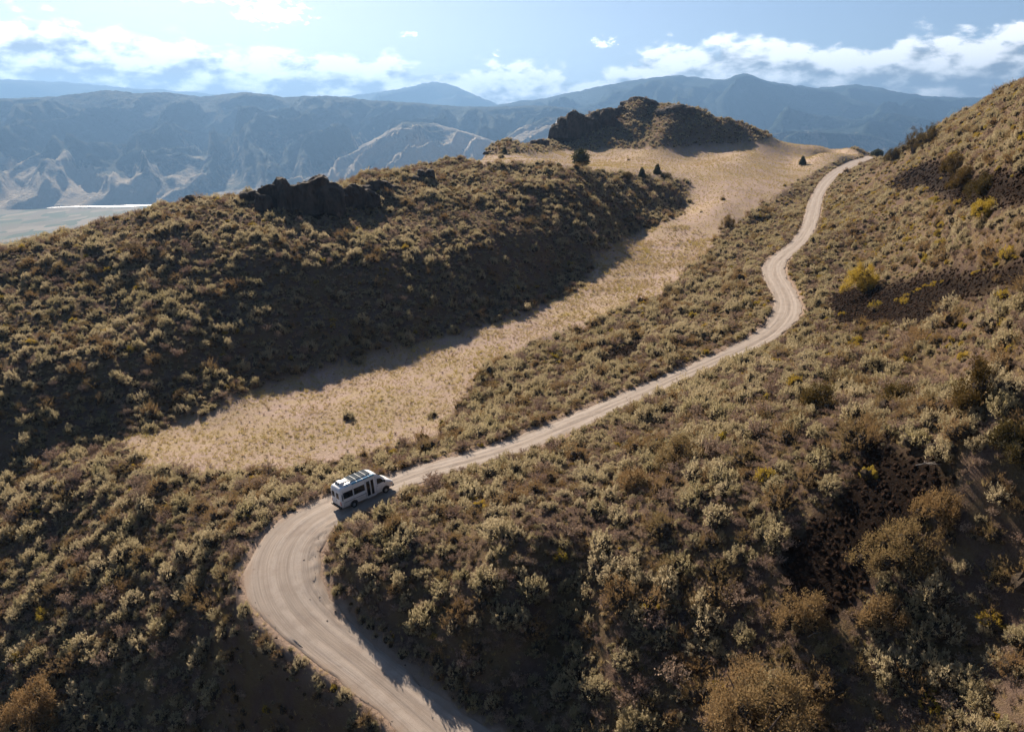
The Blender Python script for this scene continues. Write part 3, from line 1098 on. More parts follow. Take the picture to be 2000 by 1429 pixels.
def bush(seed, plumes=46, leaves=26, flat=0.8, R0=0.82, leaf=(0.05, 0.10), wf=0.42, up=0.8, plen=(0.22, 0.42), pw=0.075, ragged=0.25, gap=0.25, core=0.62):
    """unit bush about 2 m across on z = 0: many upright leafy plumes round a brown core darkened as inner shade"""
    rs = np.random.RandomState(seed)
    # a lopsided dome
    e1_, e2_ = rs.uniform(0.75, 1.1), rs.uniform(0.75, 1.1)
    ga = rs.uniform(0, 6.28)
    A0, D0, L0 = [], [], []
    while len(A0) < plumes:
        a = rs.uniform(0, 6.28)
        t = math.acos(rs.uniform(0.0, 1.0))          # 0 = top
        if math.cos(a - ga) > 0.55 and rs.uniform() < gap * 2:
            continue
        rr = R0 * (1 + 0.18 * math.sin(2 * a + seed) + 0.12 * math.sin(3 * a + 2 * seed)) * rs.uniform(0.55, 1.0) ** 0.5
        d = np.array([math.sin(t) * math.cos(a) * e1_, math.sin(t) * math.sin(a) * e2_, math.cos(t) * flat])
        p = d * rr * np.array([1, 1, 1.0])
        ax = d / np.linalg.norm(d) + np.array([0, 0, up]) + rs.normal(0, 0.22, 3)
        A0.append(p * 0.78)
        D0.append(ax / np.linalg.norm(ax))
        L0.append(rs.uniform(*plen) * (1 + ragged * rs.normal()))
    A0, D0, L0 = np.array(A0), np.array(D0), np.array(L0)
    j = np.repeat(np.arange(plumes), leaves)
    n = len(j)
    t = rs.uniform(0, 1, n)
    off = rand_dirs(rs, n) * pw * (1.15 - t)[:, None] * rs.uniform(0.4, 1.3, n)[:, None] * 1.3
    P = A0[j] + D0[j] * (t * L0[j])[:, None] + off
    P[:, 2] = np.maximum(P[:, 2], 0.01)
    D = D0[j] + 0.75 * rand_dirs(rs, n)
    D /= np.linalg.norm(D, axis=1)[:, None]
    Wd = np.cross(D, rand_dirs(rs, n))
    Wd /= np.linalg.norm(Wd, axis=1)[:, None] + 1e-9
    L = rs.uniform(*leaf, n)
    V, F = quads_to_mesh(P, D, Wd, L, L * wf, 0.5)
    k = 5
    cs = np.array([[rs.uniform(-.28, .28), rs.uniform(-.28, .28), rs.uniform(0.12, 0.34) * flat] for _ in range(k)])
    cv, cf = blob_core(cs, rs.uniform(0.28, 0.42, k) * core / 0.62, rs)
    cv[:, 2] = np.maximum(cv[:, 2], -0.05)
    return join_vf([(V, F, 0), (cv, cf, 1)])


def open_bush(seed, stems=34, h=1.1, leaf=420, leafsize=(0.05, 0.11), spread=0.9):
    """a looser shrub: arching stems carrying scattered leaf clusters"""
    rs = np.random.RandomState(seed)
    Ps, Ds, Ws, Ls, Wh = [], [], [], [], []
    parts = []
    SV, SF, k = [], [], 0
    tips = []
    for i in range(stems):
        a = rs.uniform(0, 6.28)
        lean = rs.uniform(0.15, 1.0) * spread
        hh = h * rs.uniform(0.6, 1.0) * (1 - 0.25 * lean)
        pts = []
        for t in np.linspace(0, 1, 5):
            rad = lean * (t ** 1.25)
            pts.append(np.array([math.cos(a) * rad, math.sin(a) * rad, hh * (t ** 0.8)]) + rs.normal(size=3) * 0.03 * t)
        pts = np.array(pts)
        w = 0.014
        side = np.array([-math.sin(a), math.cos(a), 0]) * w
        for j in range(4):
            f = 1 - j / 5
            SV += [pts[j] - side * f, pts[j] + side * f, pts[j + 1] + side * f * .8, pts[j + 1] - side * f * .8]
            SF.append((k, k + 1, k + 2, k + 3))
            k += 4
        tips.append(pts)
    tips = np.array(tips)
    si = rs.randint(0, stems, leaf)
    t = rs.beta(3.2, 1.3, leaf) * 3.98
    j = t.astype(int)
    fr = (t - j)[:, None]
    P = tips[si, j] * (1 - fr) + tips[si, j + 1] * fr + rs.normal(size=(leaf, 3)) * 0.045
    P[:, 2] = np.maximum(P[:, 2], 0.03)
    D = rand_dirs(rs, leaf) + np.array([0, 0, 0.5])
    D /= np.linalg.norm(D, axis=1)[:, None]
    Wd = np.cross(D, rand_dirs(rs, leaf))
    Wd /= np.linalg.norm(Wd, axis=1)[:, None] + 1e-9
    L = rs.uniform(*leafsize, leaf)
    V, F = quads_to_mesh(P, D, Wd, L, L * 0.55, 0.6)
    return join_vf([(V, F, 0)]), (np.array(SV), SF)


def tuft(seed, n=16, h=(0.5, 1.0), spread=0.55, w=0.06):
    rs = np.random.RandomState(seed)
    a = rs.uniform(0, 6.28, n)
    r = rs.uniform(0, 0.35, n)
    P = np.c_[np.cos(a) * r, np.sin(a) * r, np.zeros(n) - 0.03]
    D = np.c_[np.cos(a) * spread * rs.uniform(0.2, 1, n), np.sin(a) * spread * rs.uniform(0.2, 1, n), np.ones(n)]
    D /= np.linalg.norm(D, axis=1)[:, None]
    Wd = np.cross(D, rand_dirs(rs, n))
    Wd /= np.linalg.norm(Wd, axis=1)[:, None] + 1e-9
    return quads_to_mesh(P, D, Wd, rs.uniform(*h, n), np.full(n, w), 0.2)


def stem_vf(seed, n=9, h=0.6, w=0.03):
    rs = np.random.RandomState(seed)
    V, F, k = [], [], 0
    for i in range(n):
        a = 6.28 * i / n + rs.uniform(-.3, .3)
        b = np.array([0.0, 0, -0.05])
        e = np.array([math.cos(a) * 0.5, math.sin(a) * 0.5, h * rs.uniform(0.6, 1)])
        for s in range(3):
            an = 2.09 * s
            o = np.array([math.cos(an), math.sin(an), 0]) * w
            V += [b + o, e + o * 0.4]
        for s in range(3):
            s2 = (s + 1) % 3
            F.append((k + 2 * s, k + 2 * s2, k + 2 * s2 + 1, k + 2 * s + 1))
        k += 6
    return np.array(V), F


def make_mesh(name, V, F, mats, mi=None, smooth=False):
    me = bpy.data.meshes.new(name)
    me.from_pydata(V.tolist(), [], [tuple(int(i) for i in f) for f in F])
    for m in mats:
        me.materials.append(m)
    if mi is not None:
        me.polygons.foreach_set('material_index', np.array(mi, np.int32))
    me.polygons.foreach_set('use_smooth', np.full(len(me.polygons), smooth))
    me.update()
    return me


KINDS = {}


def variants(kind, meshes, stems=None):
    KINDS[kind] = (meshes, stems)


ms = []
for s in range(10):
    V, F, mi = bush(100 + s, plumes=random.choice([58, 74, 88, 100]), leaves=22, flat=random.uniform(0.8, 1.05), up=random.uniform(0.7, 1.2), pw=0.105, plen=(0.2, 0.36), leaf=(0.055, 0.11), core=0.56)
    ms.append(make_mesh('sagebrush', V, F, [M_SAGE, M_CORE], mi))
stem_me = make_mesh('stem', *stem_vf(3), [M_WOOD])
variants('sage', ms, stem_me)
ms = []
for s in range(4):
    V, F, mi = bush(200 + s, plumes=64, leaves=22, flat=0.75, up=1.3, plen=(0.2, 0.3), pw=0.09, ragged=0.1)
    ms.append(make_mesh('rabbitbrush', V, F, [M_GOLD, M_CORE], mi))
variants('gold', ms, stem_me)
ms = []
for s in range(6):
    V, F, mi = bush(300 + s, plumes=84, leaves=18, flat=0.95, up=0.45, plen=(0.28, 0.55), pw=0.075, ragged=0.35, leaf=(0.05, 0.09), wf=0.38, gap=0.4, core=0.55)
    ms.append(make_mesh('bitterbrush', V, F, [M_RUST, M_CORE], mi))
variants('rust', ms, stem_me)
ms = []
for s in range(4):
    (V, F, mi), (sv, sf) = open_bush(400 + s, leaf=520)
    V2, F2, mi2 = join_vf([(V, F, 0), (sv, sf, 1)])
    ms.append(make_mesh('dry_brush', V2, F2, [M_DRY, M_WOOD], mi2))
variants('dry', ms, None)
ms = [make_mesh('grass_tuft', *tuft(500 + s, 18), [M_GRASS]) for s in range(4)]
variants('grass', ms, None)
ms = [make_mesh('meadow_tuft', *tuft(520 + s, 14, (0.3, 0.8), 0.8, 0.09), [M_MGRASS]) for s in range(4)]
variants('mgrass', ms, None)

# lumps of basalt for the scree
def stone_vf(seed, sub=1):
    rs = np.random.RandomState(seed)
    bmx = bmesh.new()
    bmesh.ops.create_icosphere(bmx, subdivisions=sub, radius=1.0)
    V = np.array([v.co[:] for v in bmx.verts])
    F = [[v.index for v in f.verts] for f in bmx.faces]
    bmx.free()
    for _ in range(7):               # flat faces cut across the ball
        n = rand_dirs(rs, 1)[0]
        d = rs.uniform(0.55, 0.85)
        over = V @ n - d
        V = V - np.where(over > 0, over, 0)[:, None] * n
    V *= rs.uniform(0.7, 1.2, 3)
    return V, F


m_rock, B, out = new_mat('basalt')
g = B.node('ShaderNodeNewGeometry').outputs['Position']
oi = B.node('ShaderNodeObjectInfo').outputs['Random']
nr = B.noise(g, 1.4, 6, 0.7)
nr2 = B.noise(g, 9.0, 4, 0.7)
c = B.mix(B.ss(nr, 0.35, 0.7), (0.014, 0.009, 0.006), (0.060, 0.037, 0.024))
c = B.mix(B.ss(nr2, 0.55, 0.8, 0, 0.4), c, (0.10, 0.07, 0.05))
c = B.mix(B.math('MULTIPLY', oi, 0.35), c, (0.060, 0.032, 0.022))
principled(B, out, c, 0.95, 0, 0.03, bump(B, B.math('ADD', nr, B.math('MULTIPLY', nr2, 0.5)), 0.35, 0.9))
m_rock_big, B, out = new_mat('basalt_cliff')
g = B.node('ShaderNodeNewGeometry').outputs['Position']
mp = B.node('ShaderNodeMapping')
mp.inputs['Scale'].default_value = (1, 1, 0.35)
B.l.new(g, mp.inputs['Vector'])
nr = B.noise(mp.outputs[0], 0.5, 6, 0.7)
nr2 = B.noise(g, 3.0, 5, 0.7)
c = B.mix(B.ss(nr, 0.35, 0.68), (0.045, 0.033, 0.025), (0.125, 0.092, 0.068))
c = B.mix(B.ss(nr2, 0.52, 0.8, 0, 0.5), c, (0.17, 0.13, 0.10))
principled(B, out, c, 0.9, 0, 0.2, bump(B, B.math('ADD', nr, B.math('MULTIPLY', nr2, 0.5)), 1.0, 1.0))
ms = [make_mesh('stone', *stone_vf(600 + s), [m_rock]) for s in range(6)]
variants('stone', ms, None)


# ------------------------------------------------------------------ scatter by geometry nodes (only for what nobody could count)
def lib_collection(kind):
    c = bpy.data.collections.new('source_' + kind)
    for i, me in enumerate(KINDS[kind][0]):
        o = bpy.data.objects.new(me.name, me)
        c.objects.link(o)
    return c


def scatter(name, kind, P, yaw, scl, label, flat=None):
    me = bpy.data.meshes.new(name)
    me.vertices.add(len(P))
    me.vertices.foreach_set('co', P.astype(np.float32).ravel())
    a = me.attributes.new('yaw', 'FLOAT', 'POINT')
    a.data.foreach_set('value', yaw.astype(np.float32))
    a = me.attributes.new('scl', 'FLOAT_VECTOR', 'POINT')
    a.data.foreach_set('vector', scl.astype(np.float32).ravel())
    for m in KINDS[kind][0][0].materials:
        me.materials.append(m)
    me.update()
    o = bpy.data.objects.new(name, me)
    COL.objects.link(o)
    t = bpy.data.node_groups.new(name, 'GeometryNodeTree')
    t.interface.new_socket('Geometry', in_out='INPUT', socket_type='NodeSocketGeometry')
    t.interface.new_socket('Geometry', in_out='OUTPUT', socket_type='NodeSocketGeometry')
    N = t.nodes
    gi, go = N.new('NodeGroupInput'), N.new('NodeGroupOutput')
    ci = N.new('GeometryNodeCollectionInfo')
    ci.inputs['Collection'].default_value = lib_collection(kind)
    ci.inputs['Separate Children'].default_value = True
    ci.inputs['Reset Children'].default_value = True
    ip = N.new('GeometryNodeInstanceOnPoints')
    ip.inputs['Pick Instance'].default_value = True
    ri = N.new('FunctionNodeRandomValue')
    ri.data_type = 'INT'
    ri.inputs[4].default_value = 0
    ri.inputs[5].default_value = len(KINDS[kind][0]) - 1
    ay = N.new('GeometryNodeInputNamedAttribute')
    ay.data_type = 'FLOAT'
    ay.inputs['Name'].default_value = 'yaw'
    av = N.new('GeometryNodeInputNamedAttribute')
    av.data_type = 'FLOAT_VECTOR'
    av.inputs['Name'].default_value = 'scl'
    cx = N.new('ShaderNodeCombineXYZ')
    t.links.new(ay.outputs[0], cx.inputs[2])
    t.links.new(gi.outputs[0], ip.inputs['Points'])
    t.links.new(ci.outputs[0], ip.inputs['Instance'])
    t.links.new(ri.outputs[2], ip.inputs['Instance Index'])
    t.links.new(cx.outputs[0], ip.inputs['Rotation'])
    t.links.new(av.outputs[0], ip.inputs['Scale'])
    t.links.new(ip.outputs[0], go.inputs[0])
    md = o.modifiers.new('scatter', 'NODES')
    md.node_group = t
    tag(o, label, None, None, 'stuff')
    return o


# ------------------------------------------------------------------ where plants grow
def candidates(cell, r0, r1, amax=R(60)):
    """jittered grid over the sector in front of the camera"""
    xs = np.arange(-r1, r1, cell)
    ys = np.arange(5, r1, cell)
    X, Y = np.meshgrid(xs, ys)
    X = X.ravel() + RNG.uniform(-0.48, 0.48, X.size) * cell
    Y = Y.ravel() + RNG.uniform(-0.48, 0.48, Y.size) * cell
    r = np.hypot(X, Y)
    k = (r > r0) & (r < r1) & (np.abs(np.arctan2(X, Y)) < amax)
    return X[k], Y[k]


def site(X, Y):
    Z = ground(X, Y)
    md = region(X, Y, Z, [MEADOW], 1.6)
    sc = region(X, Y, Z, SCREE, 0.8)
    br = region(X, Y, Z, BARE, 1.0)
    sd, zz, hw = road_near(X, Y)
    return Z, md, sc, br, np.abs(sd) - hw, sd


def in_view(X, Y, Z, m=60):
    px, py = project(X, Y, Z)
    return (px > -m) & (px < 2000 + m) & (py > -m) & (py < 1429 + 2 * m)


def place_individual(kind, x, y, z, sx, sz, yaw, name, label, cat, group, variant=None):
    meshes, st = KINDS[kind]
    me = meshes[variant if variant is not None else random.randrange(len(meshes))]
    o = bpy.data.objects.new(name, me)
    COL.objects.link(o)
    o.location = (x, y, z)
    o.rotation_euler = (0, 0, yaw)
    o.scale = (sx, sx, sz)
    tag(o, label, cat, group)
    if st is not None:
        s = bpy.data.objects.new('stem', st)
        COL.objects.link(s)
        s.parent = o
    return o
# ------------------------------------------------------------------ the van
P_RR = at_z(691.6, 989.0, 0.05 * SC)
P_FR = at_z(750.6, 964.0, 0.20 * SC)
VAN_DIR = math.atan2(P_FR[1] - P_RR[1], P_FR[0] - P_RR[0])
_c, _s = math.cos(VAN_DIR), math.sin(VAN_DIR)
_lx, _ly = -1.85, -0.84
VAN_C = np.array([P_RR[0] - (_c * _lx - _s * _ly), P_RR[1] - (_s * _lx + _c * _ly)])


def build_van():
    M_body, B, out = new_mat('van_paint')
    oc = B.node('ShaderNodeTexCoord').outputs['Object']
    sx_ = B.node('ShaderNodeSeparateXYZ')
    B.l.new(oc, sx_.inputs[0])
    dn = B.noise(oc, 2.5, 5, 0.65)
    dust = B.ss(B.math('ADD', sx_.outputs[2], B.math('MULTIPLY', B.math('SUBTRACT', dn, 0.5), 1.3)), 0.45, 1.35, 0.55, 0.03)
    principled(B, out, B.mix(dust, (0.74, 0.75, 0.76), (0.42, 0.34, 0.27)), 0.42, 0, 0.45)
    M_dark = simple_mat('van_glass', (0.012, 0.014, 0.017), 0.12, 0, 0.6)
    M_trim = simple_mat('black_plastic', (0.03, 0.03, 0.032), 0.6, 0, 0.3)
    M_seal = simple_mat('pillar_frame', (0.62, 0.60, 0.56), 0.5)
    M_tyre = simple_mat('tyre_rubber', (0.022, 0.021, 0.02), 0.85, 0, 0.2, 0.2, 8)
    M_rim = simple_mat('steel_rim', (0.33, 0.33, 0.34), 0.4, 0.7)
    M_red = simple_mat('tail_lamp_red', (0.45, 0.02, 0.02), 0.25, 0, 0.5)
    M_orange = simple_mat('orange_lens', (0.75, 0.25, 0.04), 0.3, 0, 0.5)
    M_blue = simple_mat('blue_awning', (0.10, 0.30, 0.47), 0.5, 0, 0.3)
    M_solar = simple_mat('solar_cell', (0.07, 0.085, 0.10), 0.9, 0, 0.03)
    M_alu = simple_mat('aluminium', (0.50, 0.51, 0.52), 0.6, 0.3)
    M_lamp = simple_mat('head_lamp', (0.75, 0.75, 0.74), 0.15, 0, 0.7)
    root = bpy.data.objects.new('passenger_van', None)
    COL.objects.link(root)
    root.empty_display_size = 1
    tag(root, 'white high roof van with solar panels and blue awning on the dirt road', 'van')

    ST = [  # x, z0, z1, half width
        (-3.32, 0.62, 2.50, 0.86), (-3.27, 0.50, 2.62, 0.935), (-3.15, 0.46, 2.70, 0.965), (-2.6, 0.45, 2.75, 0.97), (-1.2, 0.45, 2.78, 0.97), (0.4, 0.45, 2.78, 0.97),
        (0.95, 0.45, 2.75, 0.97), (1.30, 0.45, 2.62, 0.97), (1.62, 0.45, 2.36, 0.965), (1.95, 0.46, 2.02, 0.96), (2.28, 0.47, 1.66, 0.955), (2.45, 0.47, 1.50, 0.95),
        (2.75, 0.47, 1.36, 0.94), (3.02, 0.48, 1.20, 0.91), (3.20, 0.50, 1.02, 0.86), (3.30, 0.55, 0.86, 0.78)]
    XS = np.array([s[0] for s in ST])

    def prm(x):
        return [float(np.interp(x, XS, [s[k] for s in ST])) for k in (1, 2, 3)]

    def yside(x, z):
        z0, z1, hw = prm(x)
        return hw * (1 - 0.085 * max(0.0, (z - 1.15) / 1.6) ** 1.3)

    rings = []
    for x, z0, z1, hw in ST:
        cr = min(0.26, 0.30 * (z1 - z0))
        pts = []
        for t in np.linspace(0, 1, 9):
            z = z0 + (z1 - cr - z0) * t
            pts.append((yside(x, z) - (0.05 if t == 0 else 0), z))
        yt = yside(x, z1 - cr)
        for a in np.linspace(0, math.pi / 2, 6)[1:]:
            pts.append((yt - cr + cr * math.cos(a), z1 - cr + cr * math.sin(a)))
        pts.append(((yt - cr) * 0.5, z1 + 0.02))
        full = [(y, z) for y, z in pts] + [(0, z1 + 0.03)] + [(-y, z) for y, z in reversed(pts)]
        rings.append([(x, y, z) for y, z in full])
    bm_ = bmesh.new()
    vr = [[bm_.verts.new(p) for p in r] for r in rings]
    nn_ = len(rings[0])
    for i in range(len(rings) - 1):
        for j in range(nn_):
            j2_ = (j + 1) % nn_
            bm_.faces.new((vr[i][j], vr[i][j2_], vr[i + 1][j2_], vr[i + 1][j]))
    bm_.faces.new(vr[0])
    bm_.faces.new(list(reversed(vr[-1])))
    bmesh.ops.recalc_face_normals(bm_, faces=bm_.faces)
    # wheel arches
    me = bpy.data.meshes.new('body')
    bm_.to_mesh(me)
    bm_.free()
    me.materials.append(M_body)
    me.polygons.foreach_set('use_smooth', np.ones(len(me.polygons), bool))
    body = bpy.data.objects.new('body', me)
    COL.objects.link(body)
    body.parent = root
    es = body.modifiers.new('edges', 'EDGE_SPLIT')
    es.split_angle = R(38)

    def part(name, V, F, mat, parent=root, smooth=False):
        o = mesh_obj(name, V, F, mat, parent, smooth)
        return o

    def slab(name, quad, side, mat, parent=root, off=0.010, inn=0.03, n=5):
        """panel following the side wall; quad = (x,z) corners, bottom-left, bottom-right, top-right, top-left"""
        V, F = [], []
        (ax, az_), (bx, bz), (cx_, cz), (dx, dz) = quad
        for layer in (off, -inn):
            for i in range(n):
                t = i / (n - 1)
                for (x1, z1), (x2, z2) in (((ax, az_), (dx, dz)), ((bx, bz), (cx_, cz))):
                    x, z = x1 + (x2 - x1) * t, z1 + (z2 - z1) * t
                    V.append((x, side * (yside(x, z) + layer), z))
        k = 2 * n
        for i in range(n - 1):
            a = 2 * i
            F.append((a, a + 1, a + 3, a + 2))
            F.append((a, a + 2, a + 2 + k, a + k))
            F.append((a + 1, a + 1 + k, a + 3 + k, a + 3))
        F.append((0, k, k + 1, 1))
        e = 2 * n - 2
        F.append((e, e + 1, e + 1 + k, e + k))
        return part(name, V, F, mat, parent)

    def box(name, c, s, mat, parent=root, bev=0.0, rot=None):
        bmb = bmesh.new()
        bmesh.ops.create_cube(bmb, size=1.0)
        bmesh.ops.scale(bmb, verts=bmb.verts, vec=s)
        if bev:
            bmesh.ops.bevel(bmb, geom=bmb.edges, offset=bev, segments=2, affect='EDGES')
        if rot:
            bmesh.ops.rotate(bmb, verts=bmb.verts, cent=(0, 0, 0), matrix=Euler(rot).to_matrix())
        bmesh.ops.translate(bmb, verts=bmb.verts, vec=c)
        m = bpy.data.meshes.new(name)
        bmb.to_mesh(m)
        bmb.free()
        m.materials.append(mat)
        o = bpy.data.objects.new(name, m)
        COL.objects.link(o)
        o.parent = parent
        return o

    def cyl(name, a, b, r, mat, parent=root, n=20, r2=None):
        bmb = bmesh.new()
        a, b = Vector(a), Vector(b)
        bmesh.ops.create_cone(bmb, cap_ends=True, segments=n, radius1=r, radius2=r if r2 is None else r2, depth=(b - a).length)
        bmb.transform(Matrix.Translation((a + b) / 2) @ (b - a).to_track_quat('Z', 'Y').to_matrix().to_4x4())
        m = bpy.data.meshes.new(name)
        bmb.to_mesh(m)
        bmb.free()
        m.materials.append(mat)
        o = bpy.data.objects.new(name, m)
        COL.objects.link(o)
        o.parent = parent
        return o
    # side glass
    for sd_ in (-1, 1):
        slab('side_window', [(-2.98, 1.42), (-1.84, 1.42), (-1.84, 2.13), (-2.98, 2.13)], sd_, M_dark)
        slab('side_window', [(-1.70, 1.42), (-0.36, 1.42), (-0.36, 2.13), (-1.70, 2.13)], sd_, M_dark)
        slab('quarter_window', [(-3.16, 1.30), (-3.06, 1.30), (-3.06, 2.00), (-3.16, 2.00)], sd_, M_dark)
        d = slab('cab_door', [(1.08, 0.50), (1.95, 0.95), (2.10, 1.44), (1.08, 2.30)], sd_, M_body, off=0.004)
        slab('door_window', [(1.16, 1.47), (2.06, 1.47), (1.72, 1.98), (1.20, 2.14)], sd_, M_dark, d, off=0.016)
        box('handle', (1.22, sd_ * 0.985, 1.28), (0.16, 0.03, 0.035), M_trim, d)
        slab('side_stripe', [(-2.95, 1.00), (-0.22, 1.00), (-0.22, 1.05), (-2.95, 1.05)], sd_, simple_mat('stripe_blue_grey', (0.06, 0.09, 0.14), 0.5), off=0.014)
        slab('sill', [(-1.38, 0.44), (1.70, 0.44), (1.70, 0.56), (-1.38, 0.56)], sd_, M_seal, off=0.016)
        for x0 in (-3.02, -1.79, -0.29, 1.03):
            slab('panel_seam', [(x0, 0.56), (x0 + 0.016, 0.56), (x0 + 0.016, 2.42), (x0, 2.42)], sd_, M_trim, off=0.0035)
    # folding entry door on the right-hand side
    dr = slab('entry_door', [(-0.22, 0.50), (0.98, 0.50), (0.98, 2.40), (-0.22, 2.40)], -1, M_body, off=0.022)
    for x0, x1 in ((-0.14, 0.26), (0.42, 0.74)):
        slab('door_pane', [(x0, 0.62), (x1, 0.62), (x1, 2.28), (x0, 2.28)], -1, M_dark, dr, off=0.032)
    for x0 in (-0.20, 0.29, 0.36):
        slab('door_post', [(x0, 0.52), (x0 + 0.045, 0.52), (x0 + 0.045, 2.36), (x0, 2.36)], -1, M_seal, dr, off=0.046)
    box('step', (0.35, -1.02, 0.44), (1.1, 0.16, 0.05), M_seal, dr)
    # rear doors
    def rear_panel(name, y0, y1, z0, z1, mat, parent=root, x=-3.335, th=0.03):
        return box(name, (x - 0.0, (y0 + y1) / 2, (z0 + z1) / 2), (th, abs(y1 - y0), z1 - z0), mat, parent, 0.006)
    rp = []
    for sgn in (-1, 1):
        d = rear_panel('rear_door', sgn * 0.012, sgn * 0.80, 0.68, 2.38, M_body)
        rear_panel('door_window', sgn * 0.16, sgn * 0.66, 1.46, 2.12, M_dark, d, -3.353)
        rp.append(d)
        rear_panel('tail_lamp', sgn * 0.815, sgn * 0.90, 0.78, 1.16, M_red, root, -3.315, 0.06)
        rear_panel('turn_lamp', sgn * 0.815, sgn * 0.90, 1.17, 1.24, M_orange, root, -3.315, 0.055)
    box('handle', (-3.365, -0.08, 1.15), (0.03, 0.14, 0.05), M_trim, rp[0])
    rear_panel('licence_plate', 0.22, 0.56, 0.86, 1.02, simple_mat('plate_white', (0.55, 0.57, 0.6), 0.5), rp[1], -3.358)
    cyl('hinge', (-3.33, 0.84, 1.9), (-3.33, 0.84, 2.0), 0.03, M_alu, rp[1])
    box('rear_bumper', (-3.36, 0, 0.52), (0.22, 1.86, 0.22), M_trim, root, 0.03)
    box('front_bumper', (3.22, 0, 0.52), (0.30, 1.72, 0.28), M_trim, root, 0.05)
    box('grille', (3.27, 0, 0.86), (0.08, 0.9, 0.20), M_trim, root, 0.02)
    for sgn in (-1, 1):
        box('head_lamp', (3.13, sgn * 0.70, 0.95), (0.24, 0.28, 0.22), M_lamp, root, 0.05)
        box('turn_lamp', (2.98, sgn * 0.925, 0.86), (0.14, 0.03, 0.07), M_orange, root, 0.008)
        mr = box('wing_mirror', (1.98, sgn * 1.16, 1.66), (0.12, 0.22, 0.34), M_trim, root, 0.03)
        cyl('mirror_arm', (1.95, sgn * 0.93, 1.52), (1.97, sgn * 1.10, 1.58), 0.025, M_trim, mr, 8)
    # windscreen following the sloping nose
    V = []
    for x, k in ((1.33, 0.80), (1.62, 0.80), (1.95, 0.82), (2.24, 0.84)):
        z0, z1, hw = prm(x)
        for y in (-hw * k, -hw * k * 0.5, 0, hw * k * 0.5, hw * k):
            V.append((x, y, z1 + 0.032 - 0.05 * (abs(y) / hw) ** 2))
    F = [(5 * i + j, 5 * i + j + 1, 5 * i + j + 6, 5 * i + j + 5) for i in range(3) for j in range(4)]
    ws = part('windscreen', V, F, M_dark)
    so = ws.modifiers.new('thickness', 'SOLIDIFY')
    so.thickness = 0.03
    so.offset = 0
    # wheels
    for x in (-1.85, 2.18):
        for sgn in (-1, 1):
            y1, y0 = sgn * 0.97, sgn * 0.70
            # dark arch in the body side
            arch = []
            na_ = 18
            for k_ in range(na_ + 1):
                t = math.pi * k_ / na_
                arch.append((x + 0.47 * math.cos(t), 0.45 + 0.42 * math.sin(t)))
            V = [(px_, sgn * (yside(px_, max(pz, 0.46)) + 0.008), pz) for px_, pz in arch] + [(px_, sgn * 0.75, pz) for px_, pz in arch]
            m_ = na_ + 1
            F = [tuple(range(m_))] + [(k_, k_ + 1, m_ + k_ + 1, m_ + k_) for k_ in range(na_)]
            ar = part('wheel_arch', V, F, M_trim)
            bmb = bmesh.new()
            prof = [(0.20, 0.10), (0.24, 0.125), (0.315, 0.125), (0.345, 0.10), (0.352, 0.06), (0.352, -0.06), (0.345, -0.10), (0.315, -0.125), (0.24, -0.125), (0.20, -0.10)]
            rv_ = []
            for k_ in range(28):
                t = 6.28319 * k_ / 28
                rv_.append([bmb.verts.new((r * math.cos(t), w_, r * math.sin(t))) for r, w_ in prof])
            for k_ in range(28):
                a_, b_ = rv_[k_], rv_[(k_ + 1) % 28]
                for q in range(len(prof)):
                    q2 = (q + 1) % len(prof)
                    bmb.faces.new((a_[q], b_[q], b_[q2], a_[q2]))
            bmb.transform(Matrix.Translation((x, sgn * 0.895, 0.352)))
            mt = bpy.data.meshes.new('wheel')
            bmb.to_mesh(mt)
            bmb.free()
            mt.materials.append(M_tyre)
            wh = bpy.data.objects.new('wheel', mt)
            COL.objects.link(wh)
            wh.parent = root
            rim = cyl('rim', (x, sgn * 0.86, 0.352), (x, sgn * 1.00, 0.352), 0.205, M_rim, wh, 24, 0.185)
            cyl('hub', (x, sgn * 0.99, 0.352), (x, sgn * 1.03, 0.352), 0.065, M_alu, wh, 14)
    # underbody
    box('chassis', (-0.1, 0, 0.42), (5.6, 1.3, 0.18), M_trim)
    # roof furniture
    for i in range(4):
        sp_ = box('solar_panel', (-1.42 + 0.62 * i, 0.06, 2.875), (0.56, 1.30, 0.035), M_solar, root, 0.006)
        box('panel_frame', (-1.42 + 0.62 * i - 0.30, 0.06, 2.872), (0.03, 1.32, 0.045), M_alu, sp_)
    for y in (-0.5, 0.62):
        box('roof_rail', (-0.5, y, 2.835), (2.7, 0.04, 0.035), M_alu)
    aw = cyl('awning', (-1.78, -0.86, 2.70), (0.92, -0.86, 2.70), 0.105, M_blue)
    aw.data.polygons.foreach_set('use_smooth', np.ones(len(aw.data.polygons), bool))
    for x in (-1.2, -0.5, 0.25):
        box('awning_bracket', (x, -0.87, 2.735), (0.05, 0.25, 0.20), M_alu, aw, 0.01)
    box('roof_box', (-2.30, -0.60, 2.79), (0.95, 0.16, 0.07), M_body, root, 0.015)
    rb = cyl('roof_bar', (-3.18, -0.72, 2.60), (-3.18, 0.72, 2.60), 0.05, M_blue)
    cyl('roof_bar', (-3.18, -0.76, 2.60), (-2.2, -0.82, 2.66), 0.05, M_blue)
    # rear air-conditioner with two fans
    bmb = bmesh.new()
    pv_ = [(-3.05, 0.52, 2.74), (-3.05, -0.42, 2.74), (-2.25, -0.42, 2.76), (-2.25, 0.52, 2.76), (-2.80, 0.46, 3.05), (-2.80, -0.36, 3.05), (-2.42, -0.36, 3.02), (-2.42, 0.46, 3.02)]
    vv = [bmb.verts.new(p) for p in pv_]
